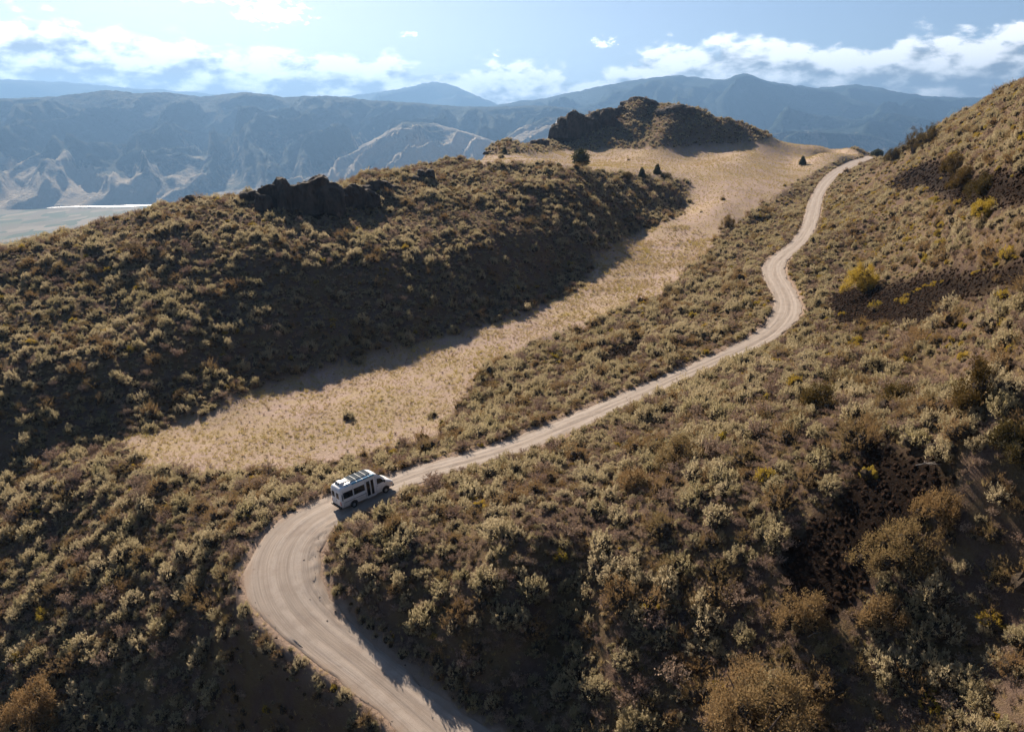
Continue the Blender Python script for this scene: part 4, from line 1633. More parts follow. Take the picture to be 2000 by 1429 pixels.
    for f in ((0, 1, 5, 4), (1, 2, 6, 5), (2, 3, 7, 6), (3, 0, 4, 7), (4, 5, 6, 7), (3, 2, 1, 0)):
        bmb.faces.new([vv[i] for i in f])
    bmesh.ops.recalc_face_normals(bmb, faces=bmb.faces)
    bmesh.ops.bevel(bmb, geom=bmb.edges, offset=0.04, segments=3, affect='EDGES')
    mt = bpy.data.meshes.new('air_conditioner')
    bmb.to_mesh(mt)
    bmb.free()
    mt.materials.append(M_body)
    ac = bpy.data.objects.new('air_conditioner', mt)
    COL.objects.link(ac)
    ac.parent = root
    nrm = Vector((-0.31, 0, 0.25)).normalized()
    for y in (-0.14, 0.24):
        c0 = Vector((-2.925, y, 2.895))
        cyl('fan', c0 - nrm * 0.02, c0 + nrm * 0.025, 0.135, M_trim, ac, 24)
    vb = box('roof_vent', (-1.98, 0.05, 2.84), (0.36, 0.36, 0.09), M_body, root, 0.02)
    cyl('vent_opening', (-1.98, 0.05, 2.88), (-1.98, 0.05, 2.895), 0.11, M_trim, vb, 18)
    root.location = (VAN_C[0], VAN_C[1], 0)
    # stand on the road under both axles
    def rz_(lx):
        x_, y_ = VAN_C[0] + _c * lx, VAN_C[1] + _s * lx
        j = int(np.argmin(np.hypot(cen[:, 0] - x_, cen[:, 1] - y_)))
        return cen[j, 2]
    za, zb = rz_(-1.85), rz_(2.18)
    pitch = math.atan2(zb - za, 4.03)
    root.rotation_euler = Euler((0, -pitch, VAN_DIR))
    root.location[2] = za + (zb - za) * 1.85 / 4.03 + 0.005
    return root


build_van()
# ------------------------------------------------------------------ rock outcrops
def rock_mass(name, base, w, d, h, seed, label, lumps=5, yaw=0.0, group=None, rough=0.16, sub=4, cat='rock'):
    """a weathered basalt mass: several fused crags, columns showing in the faces"""
    rs = np.random.RandomState(seed)
    Vs, Fs, k = [], [], 0
    bmx = bmesh.new()
    bmesh.ops.create_icosphere(bmx, subdivisions=sub, radius=1.0)
    bv = np.array([v.co[:] for v in bmx.verts])
    bf = [[v.index for v in f.verts] for f in bmx.faces]
    bmx.free()
    for i in range(lumps):
        v = np.sign(bv) * np.abs(bv) ** 0.72
        for _ in range(8):
            n = rand_dirs(rs, 1)[0]
            n[2] = abs(n[2])
            n /= np.linalg.norm(n)
            dd = rs.uniform(0.62, 0.9)
            over = v @ n - dd
            v = v - np.where(over > 0, over, 0)[:, None] * n * 0.85
        q = rs.uniform(0, 50)
        th = np.arctan2(v[:, 1], v[:, 0])
        f = 1 + rough * 0.8 * fbm(v[:, 0] * 1.6 + q + v[:, 2], v[:, 1] * 1.6 + q - v[:, 2], 4)
        f = f - 0.07 * (ridged(v[:, 0] * 3.7 + q, v[:, 2] * 1.2 + v[:, 1] * 3, 3) - 1)
        v = v * f[:, None]
        t = i / max(1, lumps - 1) - 0.5 if lumps > 1 else 0.0
        sx = w * (0.5 if lumps == 1 else rs.uniform(0.26, 0.42))
        sh = h * (1.0 if i == lumps // 2 else rs.uniform(0.55, 0.9)) * 0.92
        v[:, 2] = np.where(v[:, 2] > 0, np.abs(v[:, 2]) ** 0.6, v[:, 2] * 0.35)
        v = v * np.array([sx, d * 0.5 * rs.uniform(0.7, 1.0), sh])
        v += np.array([t * w * 0.5, rs.uniform(-0.15, 0.15) * d, 0])
        Vs.append(v)
        Fs += [[a + k for a in f_] for f_ in bf]
        k += len(v)
    V = np.vstack(Vs)
    me = make_mesh(name, V, Fs, [m_rock_big], None, False)
    o = bpy.data.objects.new(name, me)
    COL.objects.link(o)
    o.location = tuple(base)
    o.rotation_euler = (0, 0, yaw)
    tag(o, label, cat, group)
    return o


def rock_at(px, py, wpx, hpx, seed, label, lumps=4, depth=0.8, name='rock_outcrop', sub=4, group=None, sink=0.0, tmin=30):
    p = hit(px, py, t0=tmin)
    s = np.linalg.norm(p - np.array([0, 0, CAMH])) / FPX
    w, h = wpx * s, hpx * s
    p = p.copy()
    p[2] -= sink * h
    return rock_mass(name, p, w, w * depth, h, seed, label, lumps, -math.atan2(p[0], p[1]), group, sub=sub)


ROCKS = []
g_ = 'dark basalt outcrops on the ridges'
rock_at(545, 402, 80, 54, 1, 'dark domed outcrop at the left of the pair on the ridge crest', 4, 0.9, group=g_)
rock_at(612, 406, 104, 68, 2, 'largest dark domed outcrop on the left ridge crest', 5, 0.8, group=g_)
rock_at(690, 396, 90, 38, 3, 'low craggy outcrop right of the largest dome on the ridge', 5, 0.8, group=g_)
rock_at(738, 372, 70, 20, 14, 'broken ledge between the domes and the small pillar rock', 5, 0.7, group=g_)
rock_at(373, 394, 30, 16, 4, 'small lone round boulder on the left ridge skyline', 1, 0.9, 'boulder', 3)
rock_at(487, 391, 26, 22, 5, 'narrow upright rock on the skyline left of the domes', 2, 0.9, 'boulder', 3)
rock_at(832, 352, 34, 28, 6, 'blunt pillar rock on the ridge left of centre', 2, 0.8, 'boulder', 3)
rock_at(806, 356, 26, 14, 16, 'low dark rock beside the blunt pillar rock', 2, 0.8, 'boulder', 3)
rock_at(1053, 286, 36, 17, 7, 'dark rock at the foot of the knoll, left end', 3, 0.8, 'boulder', 3)
rock_at(956, 301, 20, 7, 17, 'tiny dark rock on the meadow skyline', 2, 0.8, 'boulder', 2)


def rock_Y(px, py, dist, wpx, hpx, seed, label, lumps, depth=0.6):
    p = at_Y(px, py, dist * SC)
    p[2] = min(p[2], float(ground(p[0], p[1])[0]) + 2.0)
    s = np.linalg.norm(p - np.array([0, 0, CAMH])) / FPX
    h = hpx * s
    return rock_mass('rock_outcrop', p, wpx * s, wpx * s * depth, h, seed, label, lumps, -math.atan2(p[0], p[1]), g_)


rock_Y(1122, 266, 468, 80, 52, 8, 'great dark cliff at the left end of the knoll', 4)
rock_Y(1172, 258, 474, 70, 46, 18, 'dark cliff face right of the great cliff on the knoll', 4)
rock_Y(1215, 240, 486, 50, 36, 28, 'dark ledge stepping up to the knoll summit', 4)
rock_Y(1252, 212, 500, 66, 24, 9, 'dark cap rock on the knoll summit', 5)
rock_Y(1322, 222, 478, 70, 17, 10, 'dark cap rock on the second hump of the knoll', 5)

# ------------------------------------------------------------------ trees and large shrubs
def tree(px, py, wpx, hpx, kind, label, name='conifer', seed=0, group=None, cat='tree', tmin=30, mat=None):
    p = hit(px, py, t0=tmin)
    s = np.linalg.norm(p - np.array([0, 0, CAMH])) / FPX
    w, h = wpx * s, hpx * s
    rs = np.random.RandomState(700 + seed)
    root = bpy.data.objects.new(name, None)
    COL.objects.link(root)
    root.location = (p[0], p[1], p[2] - 0.1)
    root.empty_display_size = 0.3
    tag(root, label, cat, group)
    # trunk and limbs
    V, F, k = [], [], 0

    def limb(a, b, ra, rb, n=6):
        nonlocal k
        a, b = Vector(a), Vector(b)
        q = (b - a).to_track_quat('Z', 'Y')
        for c, r in ((a, ra), (b, rb)):
            for i in range(n):
                t = 6.2832 * i / n
                V.append(c + q @ Vector((math.cos(t) * r, math.sin(t) * r, 0)))
        for i in range(n):
            F.append((k + i, k + (i + 1) % n, k + n + (i + 1) % n, k + n + i))
        k += 2 * n
    R0 = 0.035 * h
    if kind == 'conifer':
        limb((0, 0, -0.3), (0, 0, h * 0.95), R0, R0 * 0.15)
        for i in range(14):
            z = h * rs.uniform(0.12, 0.85)
            a = rs.uniform(0, 6.28)
            L = w * 0.42 * (1 - z / h) + 0.1
            limb((0, 0, z), (math.cos(a) * L, math.sin(a) * L, z + 0.05 * L), R0 * 0.25, R0 * 0.08, 4)
    else:
        for i in range(7):
            a = 6.28 * i / 7 + rs.uniform(-.3, .3)
            L = w * 0.33 * rs.uniform(0.5, 1)
            m = (math.cos(a) * L * 0.35, math.sin(a) * L * 0.35, h * 0.35)
            e = (math.cos(a) * L, math.sin(a) * L, h * rs.uniform(0.65, 0.9))
            limb((0, 0, -0.3), m, R0 * 0.8, R0 * 0.5, 5)
            limb(m, e, R0 * 0.5, R0 * 0.12, 5)
    tme = make_mesh('trunk', np.array([v[:] for v in V]), F, [M_WOOD])
    t = bpy.data.objects.new('trunk', tme)
    COL.objects.link(t)
    t.parent = root
    # crown: many leaf clumps through the volume, round a denser heart
    if kind == 'conifer':
        n = 2200
        z = 1 - np.sqrt(rs.uniform(0, 1, n))
        z = 0.06 + 0.94 * z
        a = rs.uniform(0, 6.28, n)
        tier = 0.78 + 0.30 * np.abs(np.sin(z * 21 + a * 0.5 + rs.uniform(0, 6)))
        lob = 1 + 0.22 * np.sin(a * 3 + seed) + 0.15 * np.sin(a * 5 + 2 * z * 6)
        prof = (1 - z) ** 0.75
        if wpx > hpx * 0.82:          # a bushy juniper is rounder
            prof = np.sqrt(np.clip(1 - (z * 1.9 - 0.85) ** 2, 0.03, 1))
        rad = (w / 2) * prof * tier * lob * rs.uniform(0.35, 1.0, n) ** 0.5
        P = np.c_[np.cos(a) * rad, np.sin(a) * rad, z * h]
        D = np.c_[np.cos(a), np.sin(a), np.full(n, 0.15)] + 0.6 * rand_dirs(rs, n)
        L = rs.uniform(0.045, 0.10, n) * max(w, h)
        Wf = 0.55
        ccs = np.array([[rs.normal(0, .05) * w, rs.normal(0, .05) * w, q * h] for q in (0.2, 0.4, 0.6, 0.78)])
        ccr = np.array([0.30, 0.25, 0.17, 0.09]) * w
        if wpx > hpx * 0.82:
            ccr = np.array([0.34, 0.38, 0.34, 0.22]) * w
    else:
        m_ = int(np.clip(14 * w, 26, 120))
        ang_ = rs.uniform(0, 6.28, m_)
        rd_ = np.sqrt(rs.uniform(0, 1, m_)) * 0.44 * w * (1 + 0.22 * np.sin(2 * ang_ + seed) + 0.15 * np.sin(3 * ang_ - seed))
        cs = np.c_[np.cos(ang_) * rd_, np.sin(ang_) * rd_, h * (0.88 - 0.50 * (rd_ / (0.45 * w)) ** 2) * rs.uniform(0.35, 1.08, m_)]
        cr = rs.uniform(0.22, 0.48, m_) * (0.6 + 0.12 * w)
        n = int(min(16000, 2200 + 1500 * w * h / 4))
        j = rs.choice(m_, n, p=cr ** 2 / np.sum(cr ** 2))
        dd = rand_dirs(rs, n)
        P = cs[j] + dd * (cr[j] * rs.uniform(0.1, 1.5, n))[:, None] * np.array([0.8, 0.8, 1.25])
        P[:, 2] = np.clip(P[:, 2], 0.03, h * 1.1)
        D = dd + np.array([0, 0, 0.8]) + 0.8 * rand_dirs(rs, n)
        L = rs.uniform(0.07, 0.16, n) * (0.8 + 0.06 * min(w, 8))
        Wf = 0.5
        mc = rs.choice(m_, min(m_, 16), replace=False)
        ccs, ccr = cs[mc] * np.array([0.75, 0.75, 0.7]), cr[mc] * 0.95
    D /= np.linalg.norm(D, axis=1)[:, None]
    Wd = np.cross(D, rand_dirs(rs, n))
    Wd /= np.linalg.norm(Wd, axis=1)[:, None]
    Vq, Fq = quads_to_mesh(P, D, Wd, L, L * Wf, 0.5)
    cv2, cf2 = blob_core(ccs, ccr, rs)
    Vv, Ff, _mi = join_vf([(Vq, Fq, 0), (cv2, cf2, 1 if kind != 'conifer' else 0)])
    cme = make_mesh('crown', Vv, Ff, [mat or (M_CONIFER if kind == 'conifer' else M_DARKLEAF), M_CORE], _mi)
    c = bpy.data.objects.new('crown', cme)
    COL.objects.link(c)
    c.parent = root
    return root


gt = 'scattered small conifers on the meadow'
tree(1133, 324, 29, 33, 'conifer', 'bushy dark juniper at the meadow edge left of the knoll slope', 'juniper', 1, gt)
tree(1253, 348, 15, 20, 'conifer', 'left of two small conifers above the end of the left ridge', 'conifer', 2, gt)
tree(1283, 342, 16, 21, 'conifer', 'right of two small conifers above the end of the left ridge', 'conifer', 3, gt)
tree(1567, 323, 13, 17, 'conifer', 'lone small dark tree in the upper meadow left of the road', 'conifer', 4, gt)
tree(986, 300, 10, 13, 'conifer', 'tiny conifer on the skyline left of the knoll', 'conifer', 5, gt)
tree(1715, 296, 19, 13, 'conifer', 'small round dark tree on the skyline beyond the road end', 'juniper', 6, gt)
tree(1422, 449, 30, 30, 'shrub', 'round olive shrub alone on the meadow beside the sage belt', 'shrub', 7, 'large leafy shrubs', 'shrub', mat=M_RUST)
for i, (px, py, w, h, lab) in enumerate([
        (1783, 306, 50, 52, 'tall dark shrub on the right skyline above the road'),
        (1815, 290, 44, 42, 'dark shrub on the right skyline, right of the tallest one'),
        (1745, 318, 36, 26, 'low brown shrub at the left foot of the skyline thicket'),
        (1300, 352, 26, 16, 'rusty shrub right of the two small conifers'),
        (1225, 352, 26, 16, 'rusty shrub left of the two small conifers'),
        (1860, 345, 44, 40, 'uppermost brown shrub in the dark hollow on the right hill'),
        (1878, 372, 46, 42, 'middle brown shrub in the dark hollow on the right hill'),
        (1918, 388, 56, 44, 'lowest and widest brown shrub in the dark hollow on the right hill'),
        (1903, 800, 74, 96, 'dark brown upright shrub on bare ground at the right edge'),
        (1600, 800, 78, 54, 'dark olive shrub on the slope right of the straight road'),
        (1750, 790, 70, 42, 'dark olive shrub left of the bare patch at the right'),
        (1985, 885, 90, 60, 'wide dark shrub cut by the right frame edge')]):
    tree(px, py, w, h, 'shrub', lab, 'leafy_shrub', 20 + i, 'large leafy shrubs', 'shrub')
for i, (px, py, w, h, lab) in enumerate([
        (1480, 1465, 230, 170, 'great amber bush at the bottom edge, right of centre'),
        (1567, 1222, 92, 76, 'amber bush at the foot of the dark stone chute'),
        (1755, 1100, 135, 76, 'wide rusty bush right of the dark stone chute'),
        (1730, 1225, 84, 66, 'rusty twiggy bush below the wide rusty bush'),
        (1240, 955, 70, 46, 'brown bush in the middle of the near slope'),
        (1830, 1015, 80, 60, 'rusty bush at the right of the stone chute head'),
        (80, 1420, 120, 80, 'dark rusty bush in the bottom left corner'),
        (1330, 905, 90, 60, 'grey brown open bush above the near slope'),
        (940, 742, 30, 20, 'brown bush at the lower edge of the sage belt')]):
    tree(px, py, w, h, 'shrub', lab, 'amber_bush', 50 + i, 'rusty bushes among the sage', 'shrub', mat=M_RUST)
for i, (px, py, w, h, lab) in enumerate([
        (1680, 572, 64, 58, 'rounded golden bush above the dark scree right of the road curve'),
        (1925, 428, 48, 34, 'yellow green bush high on the right hill')]):
    tree(px, py, w, h, 'shrub', lab, 'golden_bush', 70 + i, 'golden bushes on the right hill', 'shrub', mat=M_GOLD)

# rows of golden rabbitbrush rimming the scree and the dark hollow
BANDS = [((1752, 588), (1838, 550), 9, 'under the golden bush, across the upper scree'), ((1900, 538), (1992, 500), 8, 'at the right end of the upper scree'),
         ((1706, 640), (1766, 640), 5, 'at the lower edge of the upper scree'), ((1712, 362), (1786, 326), 8, 'left of the dark hollow on the right hill'),
         ((1775, 385), (1810, 372), 4, 'in the dark hollow, left of the brown shrubs'), ((1935, 322), (1992, 296), 6, 'above the dark hollow near the right edge'),
         ((1850, 452), (1905, 420), 6, 'below the yellow green bush on the right hill'), ((1232, 650), (1292, 638), 6, 'in the sage belt left of the road'),
         ((1700, 352), (1672, 378), 4, 'right of the upper road end')]
for b_, (p0, p1, n_, where) in enumerate(BANDS):
    for i_ in range(n_):
        f_ = (i_ + random.uniform(-0.3, 0.3)) / max(1, n_ - 1)
        p_ = hit(p0[0] + (p1[0] - p0[0]) * f_, p0[1] + (p1[1] - p0[1]) * f_ + random.uniform(-4, 4))
        dk = np.linalg.norm(p_ - np.array([0, 0, CAMH]))
        s_ = random.uniform(7.0, 11.0) * dk / FPX * (0.9 if dk < 200 else 0.6)
        ordn = ['first', 'second', 'third', 'fourth', 'fifth', 'sixth', 'seventh', 'eighth', 'ninth'][i_]
        place_individual('gold', p_[0], p_[1], p_[2] - 0.05, s_, s_ * 0.9, random.uniform(0, 6.28), 'rabbitbrush',
                         'golden rabbitbrush %s, %s in row' % (where, ordn), 'shrub', 'golden rabbitbrush rows on the right hill')

# a weathered branch fallen on the stones
def fallen_branch(px, py, L, seed, label):
    rs = np.random.RandomState(seed)
    p = hit(px, py)
    V, F, k = [], [], 0

    def seg(a, b, ra, rb):
        nonlocal k
        a, b = Vector(a), Vector(b)
        q = (b - a).to_track_quat('Z', 'Y')
        for c_, r_ in ((a, ra), (b, rb)):
            for i in range(5):
                t = 1.2566 * i
                V.append((c_ + q @ Vector((math.cos(t) * r_, math.sin(t) * r_, 0)))[:])
        for i in range(5):
            F.append((k + i, k + (i + 1) % 5, k + 5 + (i + 1) % 5, k + 5 + i))
        k += 10
    seg((-L / 2, 0, 0.02), (L * 0.1, 0.12, 0.14), 0.045, 0.03)
    seg((L * 0.1, 0.12, 0.14), (L / 2, -0.1, 0.12), 0.03, 0.015)
    for i in range(22):
        t = rs.uniform(-0.35, 0.5)
        a = (L * t, 0.05, 0.10)
        b = (L * t + rs.uniform(0.1, 0.7), rs.uniform(-0.6, 0.6), rs.uniform(0.0, 0.35))
        seg(a, b, 0.018, 0.007)
    o = mesh_obj('fallen_branch', V, F, M_WOOD_PALE, None, False)
    o.location = tuple(p)
    o.rotation_euler = (0, 0, rs.uniform(-0.5, 0.5))
    tag(o, label, 'branch')


M_WOOD_PALE = simple_mat('weathered_wood', (0.30, 0.27, 0.24), 0.9, 0, 0.1, 0.3, 6)
fallen_branch(1825, 908, 3.0, 1, 'bleached fallen branch at the head of the dark stone chute')
fallen_branch(1600, 1235, 2.2, 2, 'grey twiggy dead branch beside the amber bush below the chute')

# ------------------------------------------------------------------ shrub cover
if VEG:
    layers = []
    for cell, r0, r1, smul in ((1.18, 24, 135, 1.0), (1.45, 135, 310, 1.0), (2.15, 310, 700, 1.05)):
        X, Y = candidates(cell, r0, r1)
        Z, md, sc, br, edge, sd = site(X, Y)
        px, py = project(X, Y, Z)
        nz = fbm(X / 14, Y / 14, 3)
        nz2 = fbm(X / 5.5 + 40, Y / 5.5, 2)
        dens = 0.84 + 0.32 * nz + 0.30 * nz2
        ridge = (px < 1320) & (py < 860 - 0.33 * px + 60) & (Y > 100)
        foot = in_poly(px, py, [(200, 800), (505, 700), (855, 610), (1137, 500), (1330, 380), (1345, 440), (1170, 520), (1140, 580), (860, 680), (510, 780), (230, 880)])
        dens = np.where(ridge, 0.80 + 0.42 * nz + 0.25 * nz2, dens)
        dens = np.where(foot, 0.9, dens)
        # lit brow of the left ridge and the stripes of open grass on its flank
        brow = in_poly(px, py, [(560, 425), (700, 405), (860, 425), (930, 400), (1010, 400), (1120, 560), (1000, 560), (860, 470), (700, 460), (560, 470)])
        dens = np.where(brow, dens - 0.38, dens)
        back = (Y > 350) & (px > 1290) & (py > 225)
        upper = (py < 300) & (px > 1080) & (px < 1330)
        dens = np.where(back | (upper & (Y > 400)), 0.95, dens)
        dens = np.where((px > 1650) & (py > 1100), dens + 0.25, dens)
        dens = np.where((px < 760) & (py > 1180), dens + 0.25, dens)
        dens = np.where(br, 0.12, dens)
        dens = np.where(md, 0.0015, dens)
        dens = np.where(sc, 0.05, dens)
        u = RNG.uniform(0, 1, X.size)
        size = np.exp(RNG.normal(-0.16, 0.48, X.size)) * smul * np.where(np.hypot(X, Y) < 62, 1.12, 1.0)
        size = np.clip(size * (1 + 0.25 * nz), 0.36, 1.75 * smul)
        near_road = edge < 2.2
        size = np.where(near_road, np.minimum(size, 0.75 + 0.25 * RNG.uniform(size=X.size)), size)
        keep = (u < dens) & (edge > size * 0.7 + 0.1) & in_view(X, Y, Z, 900)
        # leave room for the van's shadow side and large shrubs
        k = np.where(keep)[0]
        layers.append(np.c_[X[k], Y[k], Z[k], size[k], px[k], py[k], sc[k], RNG.uniform(0, 1, len(k)), nz[k], edge[k]])
    A = np.vstack(layers)
    # verge rows hugging the road edges
    step = 9
    rows = []
    for side in (-1, 1):
        for i in range(0, len(cen), 2):
            if RNG.uniform() < (0.62 if side < 0 else 0.55):
                w = cen[i, 3] + 0.55 + RNG.uniform(0, 0.9)
                s_ = RNG.uniform(0.6, 1.15) * (1.0 if side < 0 else 0.9)
                rows.append((cen[i, 0] + side * nor[i, 0] * (w + s_ * 0.3), cen[i, 1] + side * nor[i, 1] * (w + s_ * 0.3), s_))
    rows = np.array(rows)
    rz = ground(rows[:, 0], rows[:, 1])
    rpx, rpy = project(rows[:, 0], rows[:, 1], rz)
    # no verge row round the outer side and inner bank of the bend, where the photo shows bare dirt
    bare_b = ((rpx < 530) & (rpy > 1040) & (rpy < 1130)) | ((rpx > 600) & (rpx < 720) & (rpy > 1010) & (rpy < 1215)) 
    kk = (~bare_b) & (rpy < 1450)
    rows, rz, rpx, rpy = rows[kk], rz[kk], rpx[kk], rpy[kk]
    A = np.vstack([A, np.c_[rows[:, 0], rows[:, 1], rz, rows[:, 2], rpx, rpy, np.zeros(len(rows)), RNG.uniform(0, 1, len(rows)), np.zeros(len(rows)), np.ones(len(rows))]])
    kindr = A[:, 7]
    nzk = fbm(A[:, 0] / 9 + 70, A[:, 1] / 9 + 20, 3)
    nzg = fbm(A[:, 0] / 12 - 30, A[:, 1] / 12 + 90, 3)
    right_hill = (A[:, 4] > 1480) & (A[:, 5] < 720)
    pg = np.where(right_hill, 0.13 + 0.60 * np.clip(nzg, 0, 1), 0.02 + 0.14 * np.clip(nzg - 0.15, 0, 1))
    pg = np.where(A[:, 1] > 300, pg * 0.2, pg)
    pr = 0.12 + 0.45 * np.clip(nzk, 0, 1)
    pr = np.where((A[:, 4] > 1250) & (A[:, 5] > 850), pr + 0.12, pr)
    pd = 0.12
    kinds = np.where(kindr < pg, 1, np.where(kindr < pg + pr, 2, np.where(kindr < pg + pr + pd, 3, 0)))
    kinds = np.where((A[:, 6] > 0) & (kinds == 0), 1, kinds)
    KN = ['sage', 'gold', 'rust', 'dry']
    A[:, 3] = np.where(kinds == 1, A[:, 3] * 0.8, A[:, 3])
    dist = np.sqrt(A[:, 0] ** 2 + A[:, 1] ** 2 + (A[:, 2] - CAMH) ** 2)
    app = A[:, 3] / dist
    # the van must stand free
    vanc = VAN_C
    dv = np.hypot(A[:, 0] - vanc[0], A[:, 1] - vanc[1])
    clear = dv > 4.6
    # keep large shrubs and rocks from being swallowed
    A, kinds, app = A[clear], kinds[clear], app[clear]
    seen = visible(A[:, 0], A[:, 1], A[:, 2] + A[:, 3] * 0.8)
    inside = (A[:, 4] > 8) & (A[:, 4] < 1992) & (A[:, 5] > 20) & (A[:, 5] < 1425)
    want = {0: 300, 1: 110, 2: 200, 3: 90}
    AREAS = [('in the bottom left corner', 90, 1370), ('low on the dark slope left of the road', 330, 1370), ('below the left road edge at the bottom', 620, 1400),
             ('on the dark slope left of the bend', 380, 1240), ('at the left frame edge under the ridge', 60, 1180), ('mid slope left of the bend', 220, 1120),
             ('beside the outer edge of the bend', 430, 1070), ('on the rise left of the van', 470, 975), ('at the near end of the meadow', 200, 930),
             ('at the left frame edge above the dark slope', 50, 1010), ('behind the van', 650, 915), ('just inside the road bend', 700, 1110),
             ('across the road from the van', 850, 985), ('on the spur right of the van', 1000, 950), ('above the shaded bottom road end', 850, 1220),
             ('right of the road at the bottom', 1000, 1370), ('bottom centre, left of the great amber bush', 1220, 1380), ('in the middle of the dark slope', 1060, 1220),
             ('on the brow of the central spur', 1100, 1060), ('under the straight road at centre', 1220, 930), ('left of the stone chute head', 1400, 1060),
             ('between the road and the stone chute', 1420, 900), ('left of the amber bush by the chute', 1400, 1240), ('left side of the stone chute', 1530, 980),
             ('right of the great amber bush', 1700, 1370), ('in the bottom right corner', 1920, 1380), ('at the right edge, low down', 1930, 1200),
             ('right of the chute foot', 1780, 1200), ('at the right edge beside the dark hollow', 1920, 1020), ('around the bare patch at right', 1900, 800),
             ('above the stone chute', 1690, 810), ('right of the straight road, upper part', 1540, 790), ('inside the upper road curve', 1430, 720),
             ('under the upper scree', 1720, 690), ('on the spur above the van road', 1330, 800), ('above the upper scree', 1800, 500),
             ('on the right hill near its skyline', 1920, 320), ('in the sage belt left of the road', 1050, 780), ('in the upper sage belt', 1350, 620),
             ('on the foot of the left ridge', 700, 620), ('on the shaded left ridge at left', 200, 650), ('on the left ridge crest', 600, 420)]
    ONES = ['', 'first', 'second', 'third', 'fourth', 'fifth', 'sixth', 'seventh', 'eighth', 'ninth', 'tenth', 'eleventh', 'twelfth', 'thirteenth', 'fourteenth', 'fifteenth',
            'sixteenth', 'seventeenth', 'eighteenth', 'nineteenth']
    ORD = ONES[1:] + ['twentieth'] + ['twenty-' + o for o in ONES[1:10]] + ['thirtieth'] + ['thirty-' + o for o in ONES[1:10]] + ['fortieth'] + ['forty-' + o for o in ONES[1:10]]
    words = {0: ('grey green sagebrush', 'sagebrush', 'shrub', 'grey green sagebrushes on the near slopes'), 1: ('golden rabbitbrush', 'rabbitbrush', 'shrub', 'golden rabbitbrushes among the sage'),
             2: ('rusty bitterbrush', 'bitterbrush', 'shrub', 'rusty brown bitterbrushes among the sage'), 3: ('dry twiggy brush', 'dry_brush', 'shrub', 'dry leafless brushes among the sage')}
    acx = np.array([a[1] for a in AREAS])
    acy = np.array([a[2] for a in AREAS])
    taken = np.zeros(len(A), bool)
    for kd in range(4):
        idx = np.where((kinds == kd) & seen & inside)[0]
        idx = idx[np.argsort(-app[idx])][:want[kd]]
        taken[idx] = True
        w_, nm, ct, gp = words[kd]
        near = np.argmin((A[idx, 4][:, None] - acx) ** 2 + (A[idx, 5][:, None] - acy) ** 2, axis=1)
        for a_i in range(len(AREAS)):
            mem = idx[near == a_i]
            mem = mem[np.argsort(A[mem, 4])]
            for n_, q in enumerate(mem):
                size_w = 'broad' if A[q, 3] > 0.85 else 'low' if A[q, 3] < 0.55 else 'round'
                if len(mem) == 1:
                    lab = 'lone %s %s %s' % (size_w, w_, AREAS[a_i][0])
                else:
                    o_ = ORD[min(n_, len(ORD) - 1)]
                    lab = '%s %s %s, %s from left' % (size_w, w_, AREAS[a_i][0], o_)
                x, y, z, s = A[q, 0], A[q, 1], A[q, 2], A[q, 3]
                place_individual(KN[kd], x, y, z - 0.06, s, s * random.uniform(0.95, 1.4), random.uniform(0, 6.28), nm, lab, ct, gp)
    for kd in range(4):
        k = (kinds == kd) & ~taken
        P = A[k, :3].copy()
        P[:, 2] -= 0.06
        s = A[k, 3]
        sc3 = np.c_[s * RNG.uniform(0.85, 1.15, len(s)), s * RNG.uniform(0.85, 1.15, len(s)), s * RNG.uniform(0.9, 1.4, len(s))]
        scatter(words[kd][1] + '_cover', KN[kd], P, RNG.uniform(0, 6.28, len(s)), sc3, words[kd][0] + ' covering the slopes')
    # undergrowth: small plants and grass between the shrubs
    def under(cell, r0, r1, fn, kind, name, label, smin, smax, zs=(0.8, 1.2)):
        X, Y = candidates(cell, r0, r1)
        Z, md, sc, br, edge, sd = site(X, Y)
        u = RNG.uniform(0, 1, X.size)
        k = (u < fn(X, Y, md, sc, br, edge)) & in_view(X, Y, Z, 650) & (np.hypot(X - vanc[0], Y - vanc[1]) > 3.2)
        X, Y, Z = X[k], Y[k], Z[k]
        s = RNG.uniform(smin, smax, len(X)) * (1 + np.clip(np.hypot(X, Y) - 120, 0, 300) / 250)
        scatter(name, kind, np.c_[X, Y, Z - 0.02], RNG.uniform(0, 6.28, len(X)), np.c_[s, s, s * RNG.uniform(zs[0], zs[1], len(X))], label)
    under(0.85, 24, 125, lambda X, Y, md, sc, br, e: np.where(md | sc, 0, 0.75) * (e > 0.5), 'dry', 'dry_weeds', 'dry weeds between the shrubs', 0.35, 0.75)
    under(1.3, 24, 160, lambda X, Y, md, sc, br, e: np.where(md | sc, 0, 0.45) * (e > 0.4), 'sage', 'low_sage', 'low sage seedlings between the shrubs', 0.25, 0.5)
    under(1.35, 125, 270, lambda X, Y, md, sc, br, e: np.where(md | sc, 0, 0.6) * (e > 0.4), 'sage', 'low_sage', 'low sage on the far slopes', 0.28, 0.5)
    under(1.2, 125, 270, lambda X, Y, md, sc, br, e: np.where(md | sc, 0, 0.5) * (e > 0.4), 'dry', 'dry_weeds', 'dry weeds on the far slopes', 0.3, 0.6)
    under(0.62, 24, 125, lambda X, Y, md, sc, br, e: np.where(md | sc, 0, 0.6 + 0.5 * fbm(X / 7, Y / 7, 2)) * (e > 0.15), 'grass', 'dry_grass', 'dry bunch grass between the shrubs', 0.22, 0.5)
    under(1.2, 125, 330, lambda X, Y, md, sc, br, e: np.where(md | sc, 0, 0.5) * (e > 0.3), 'grass', 'dry_grass', 'dry bunch grass on the far slopes', 0.3, 0.6)
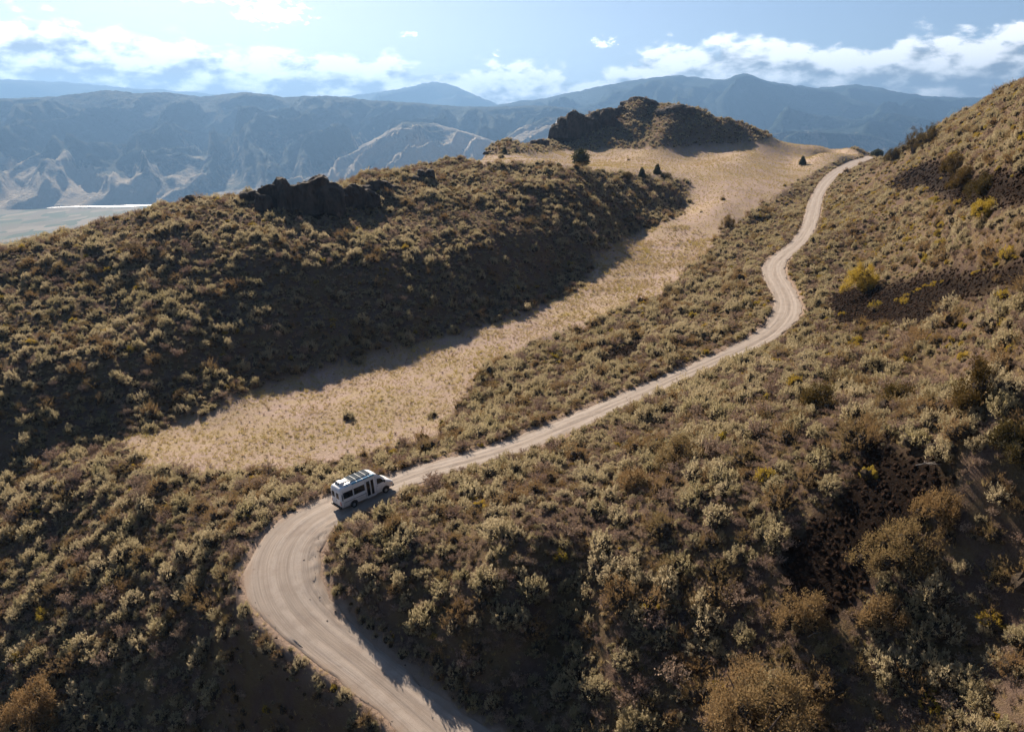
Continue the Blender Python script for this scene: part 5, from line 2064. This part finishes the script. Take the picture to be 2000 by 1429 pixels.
    under(0.62, 70, 230, lambda X, Y, md, sc, br, e: np.where(md, 0.62 + 0.7 * fbm(X / 9, Y / 9, 3), 0) * (e > 0.5), 'mgrass', 'meadow_grass', 'short dry tufts on the meadow', 0.25, 0.62)
    under(1.1, 70, 260, lambda X, Y, md, sc, br, e: np.where(md, 0.30 + 0.9 * fbm(X / 12 + 9, Y / 12, 3), 0) * (e > 0.5), 'mgrass', 'meadow_clumps', 'larger yellowish grass clumps on the meadow', 0.55, 1.0)
    under(1.6, 70, 260, lambda X, Y, md, sc, br, e: np.where(md, 0.22 + 0.5 * fbm(X / 10, Y / 10 + 5, 3), 0) * (e > 0.5), 'dry', 'meadow_weeds', 'low brown weeds on the meadow', 0.18, 0.42)
    under(1.5, 230, 690, lambda X, Y, md, sc, br, e: np.where(md, 0.6 + 0.7 * fbm(X / 16, Y / 16, 3), 0) * (e > 0.5), 'mgrass', 'meadow_grass', 'short dry tufts on the far meadow', 0.3, 0.55)
    under(0.36, 24, 160, lambda X, Y, md, sc, br, e: np.where(sc, 0.85, 0) * (e > 0.5), 'stone', 'scree_stones', 'dark basalt stones of the scree', 0.07, 0.30, (0.6, 1.0))
    under(0.95, 160, 330, lambda X, Y, md, sc, br, e: np.where(sc, 0.85, 0) * (e > 0.5), 'stone', 'scree_stones', 'dark basalt stones of the high scree', 0.15, 0.45, (0.6, 1.0))
    under(1.3, 40, 150, lambda X, Y, md, sc, br, e: np.where(sc, 0.30, 0) * (e > 0.5), 'stone', 'scree_blocks', 'larger basalt blocks of the scree', 0.25, 0.55, (0.6, 1.0))
    under(0.9, 24, 110, lambda X, Y, md, sc, br, e: np.where(md | sc, 0, 0.40) * (e > 0.5), 'rust', 'low_bitterbrush', 'low brown plants between the shrubs', 0.2, 0.5)
    under(1.8, 24, 140, lambda X, Y, md, sc, br, e: np.where(md, 0.02, 0.16) * (e > 0.1), 'stone', 'loose_stones', 'loose stones among the shrubs', 0.05, 0.18, (0.6, 1.0))

# clods and pebbles thrown up along the road edges
M_CLOD = simple_mat('dirt_clod', (0.27, 0.21, 0.165), 0.95, 0, 0.03, 0.35, 4)
KINDS['clod'] = ([make_mesh('clod', *stone_vf(650 + q_), [M_CLOD]) for q_ in range(5)], None)
pts_ = []
for i_ in range(len(cen)):
    if np.hypot(cen[i_, 0], cen[i_, 1]) > 190:
        break
    for side in (-1, 1):
        for q_ in range(5):
            w_ = cen[i_, 3] * (1 - 0.12 * abs(random.gauss(0, 1))) + random.uniform(-0.1, 0.5)
            if np.hypot(cen[i_, 0] + 15.5 * SC, cen[i_, 1] - 55 * SC) < 8 and side > 0:
                w_ -= random.uniform(0, 1.3)
            pts_.append((cen[i_, 0] + nor[i_, 0] * side * w_ + random.uniform(-.3, .3), cen[i_, 1] + nor[i_, 1] * side * w_ + random.uniform(-.3, .3), cen[i_, 2] + 0.0))
pts_ = np.array(pts_)
dv_ = np.hypot(pts_[:, 0] - VAN_C[0], pts_[:, 1] - VAN_C[1])
pts_ = pts_[dv_ > 3.6]
gz_ = ground(pts_[:, 0], pts_[:, 1])
pts_[:, 2] = np.maximum(gz_, pts_[:, 2])
sc_ = RNG.gamma(1.6, 0.016, len(pts_)) + 0.012
scatter('road_gravel', 'clod', pts_, RNG.uniform(0, 6.28, len(pts_)), np.c_[sc_, sc_, sc_ * 0.7], 'dirt clods and pebbles along the road edges')
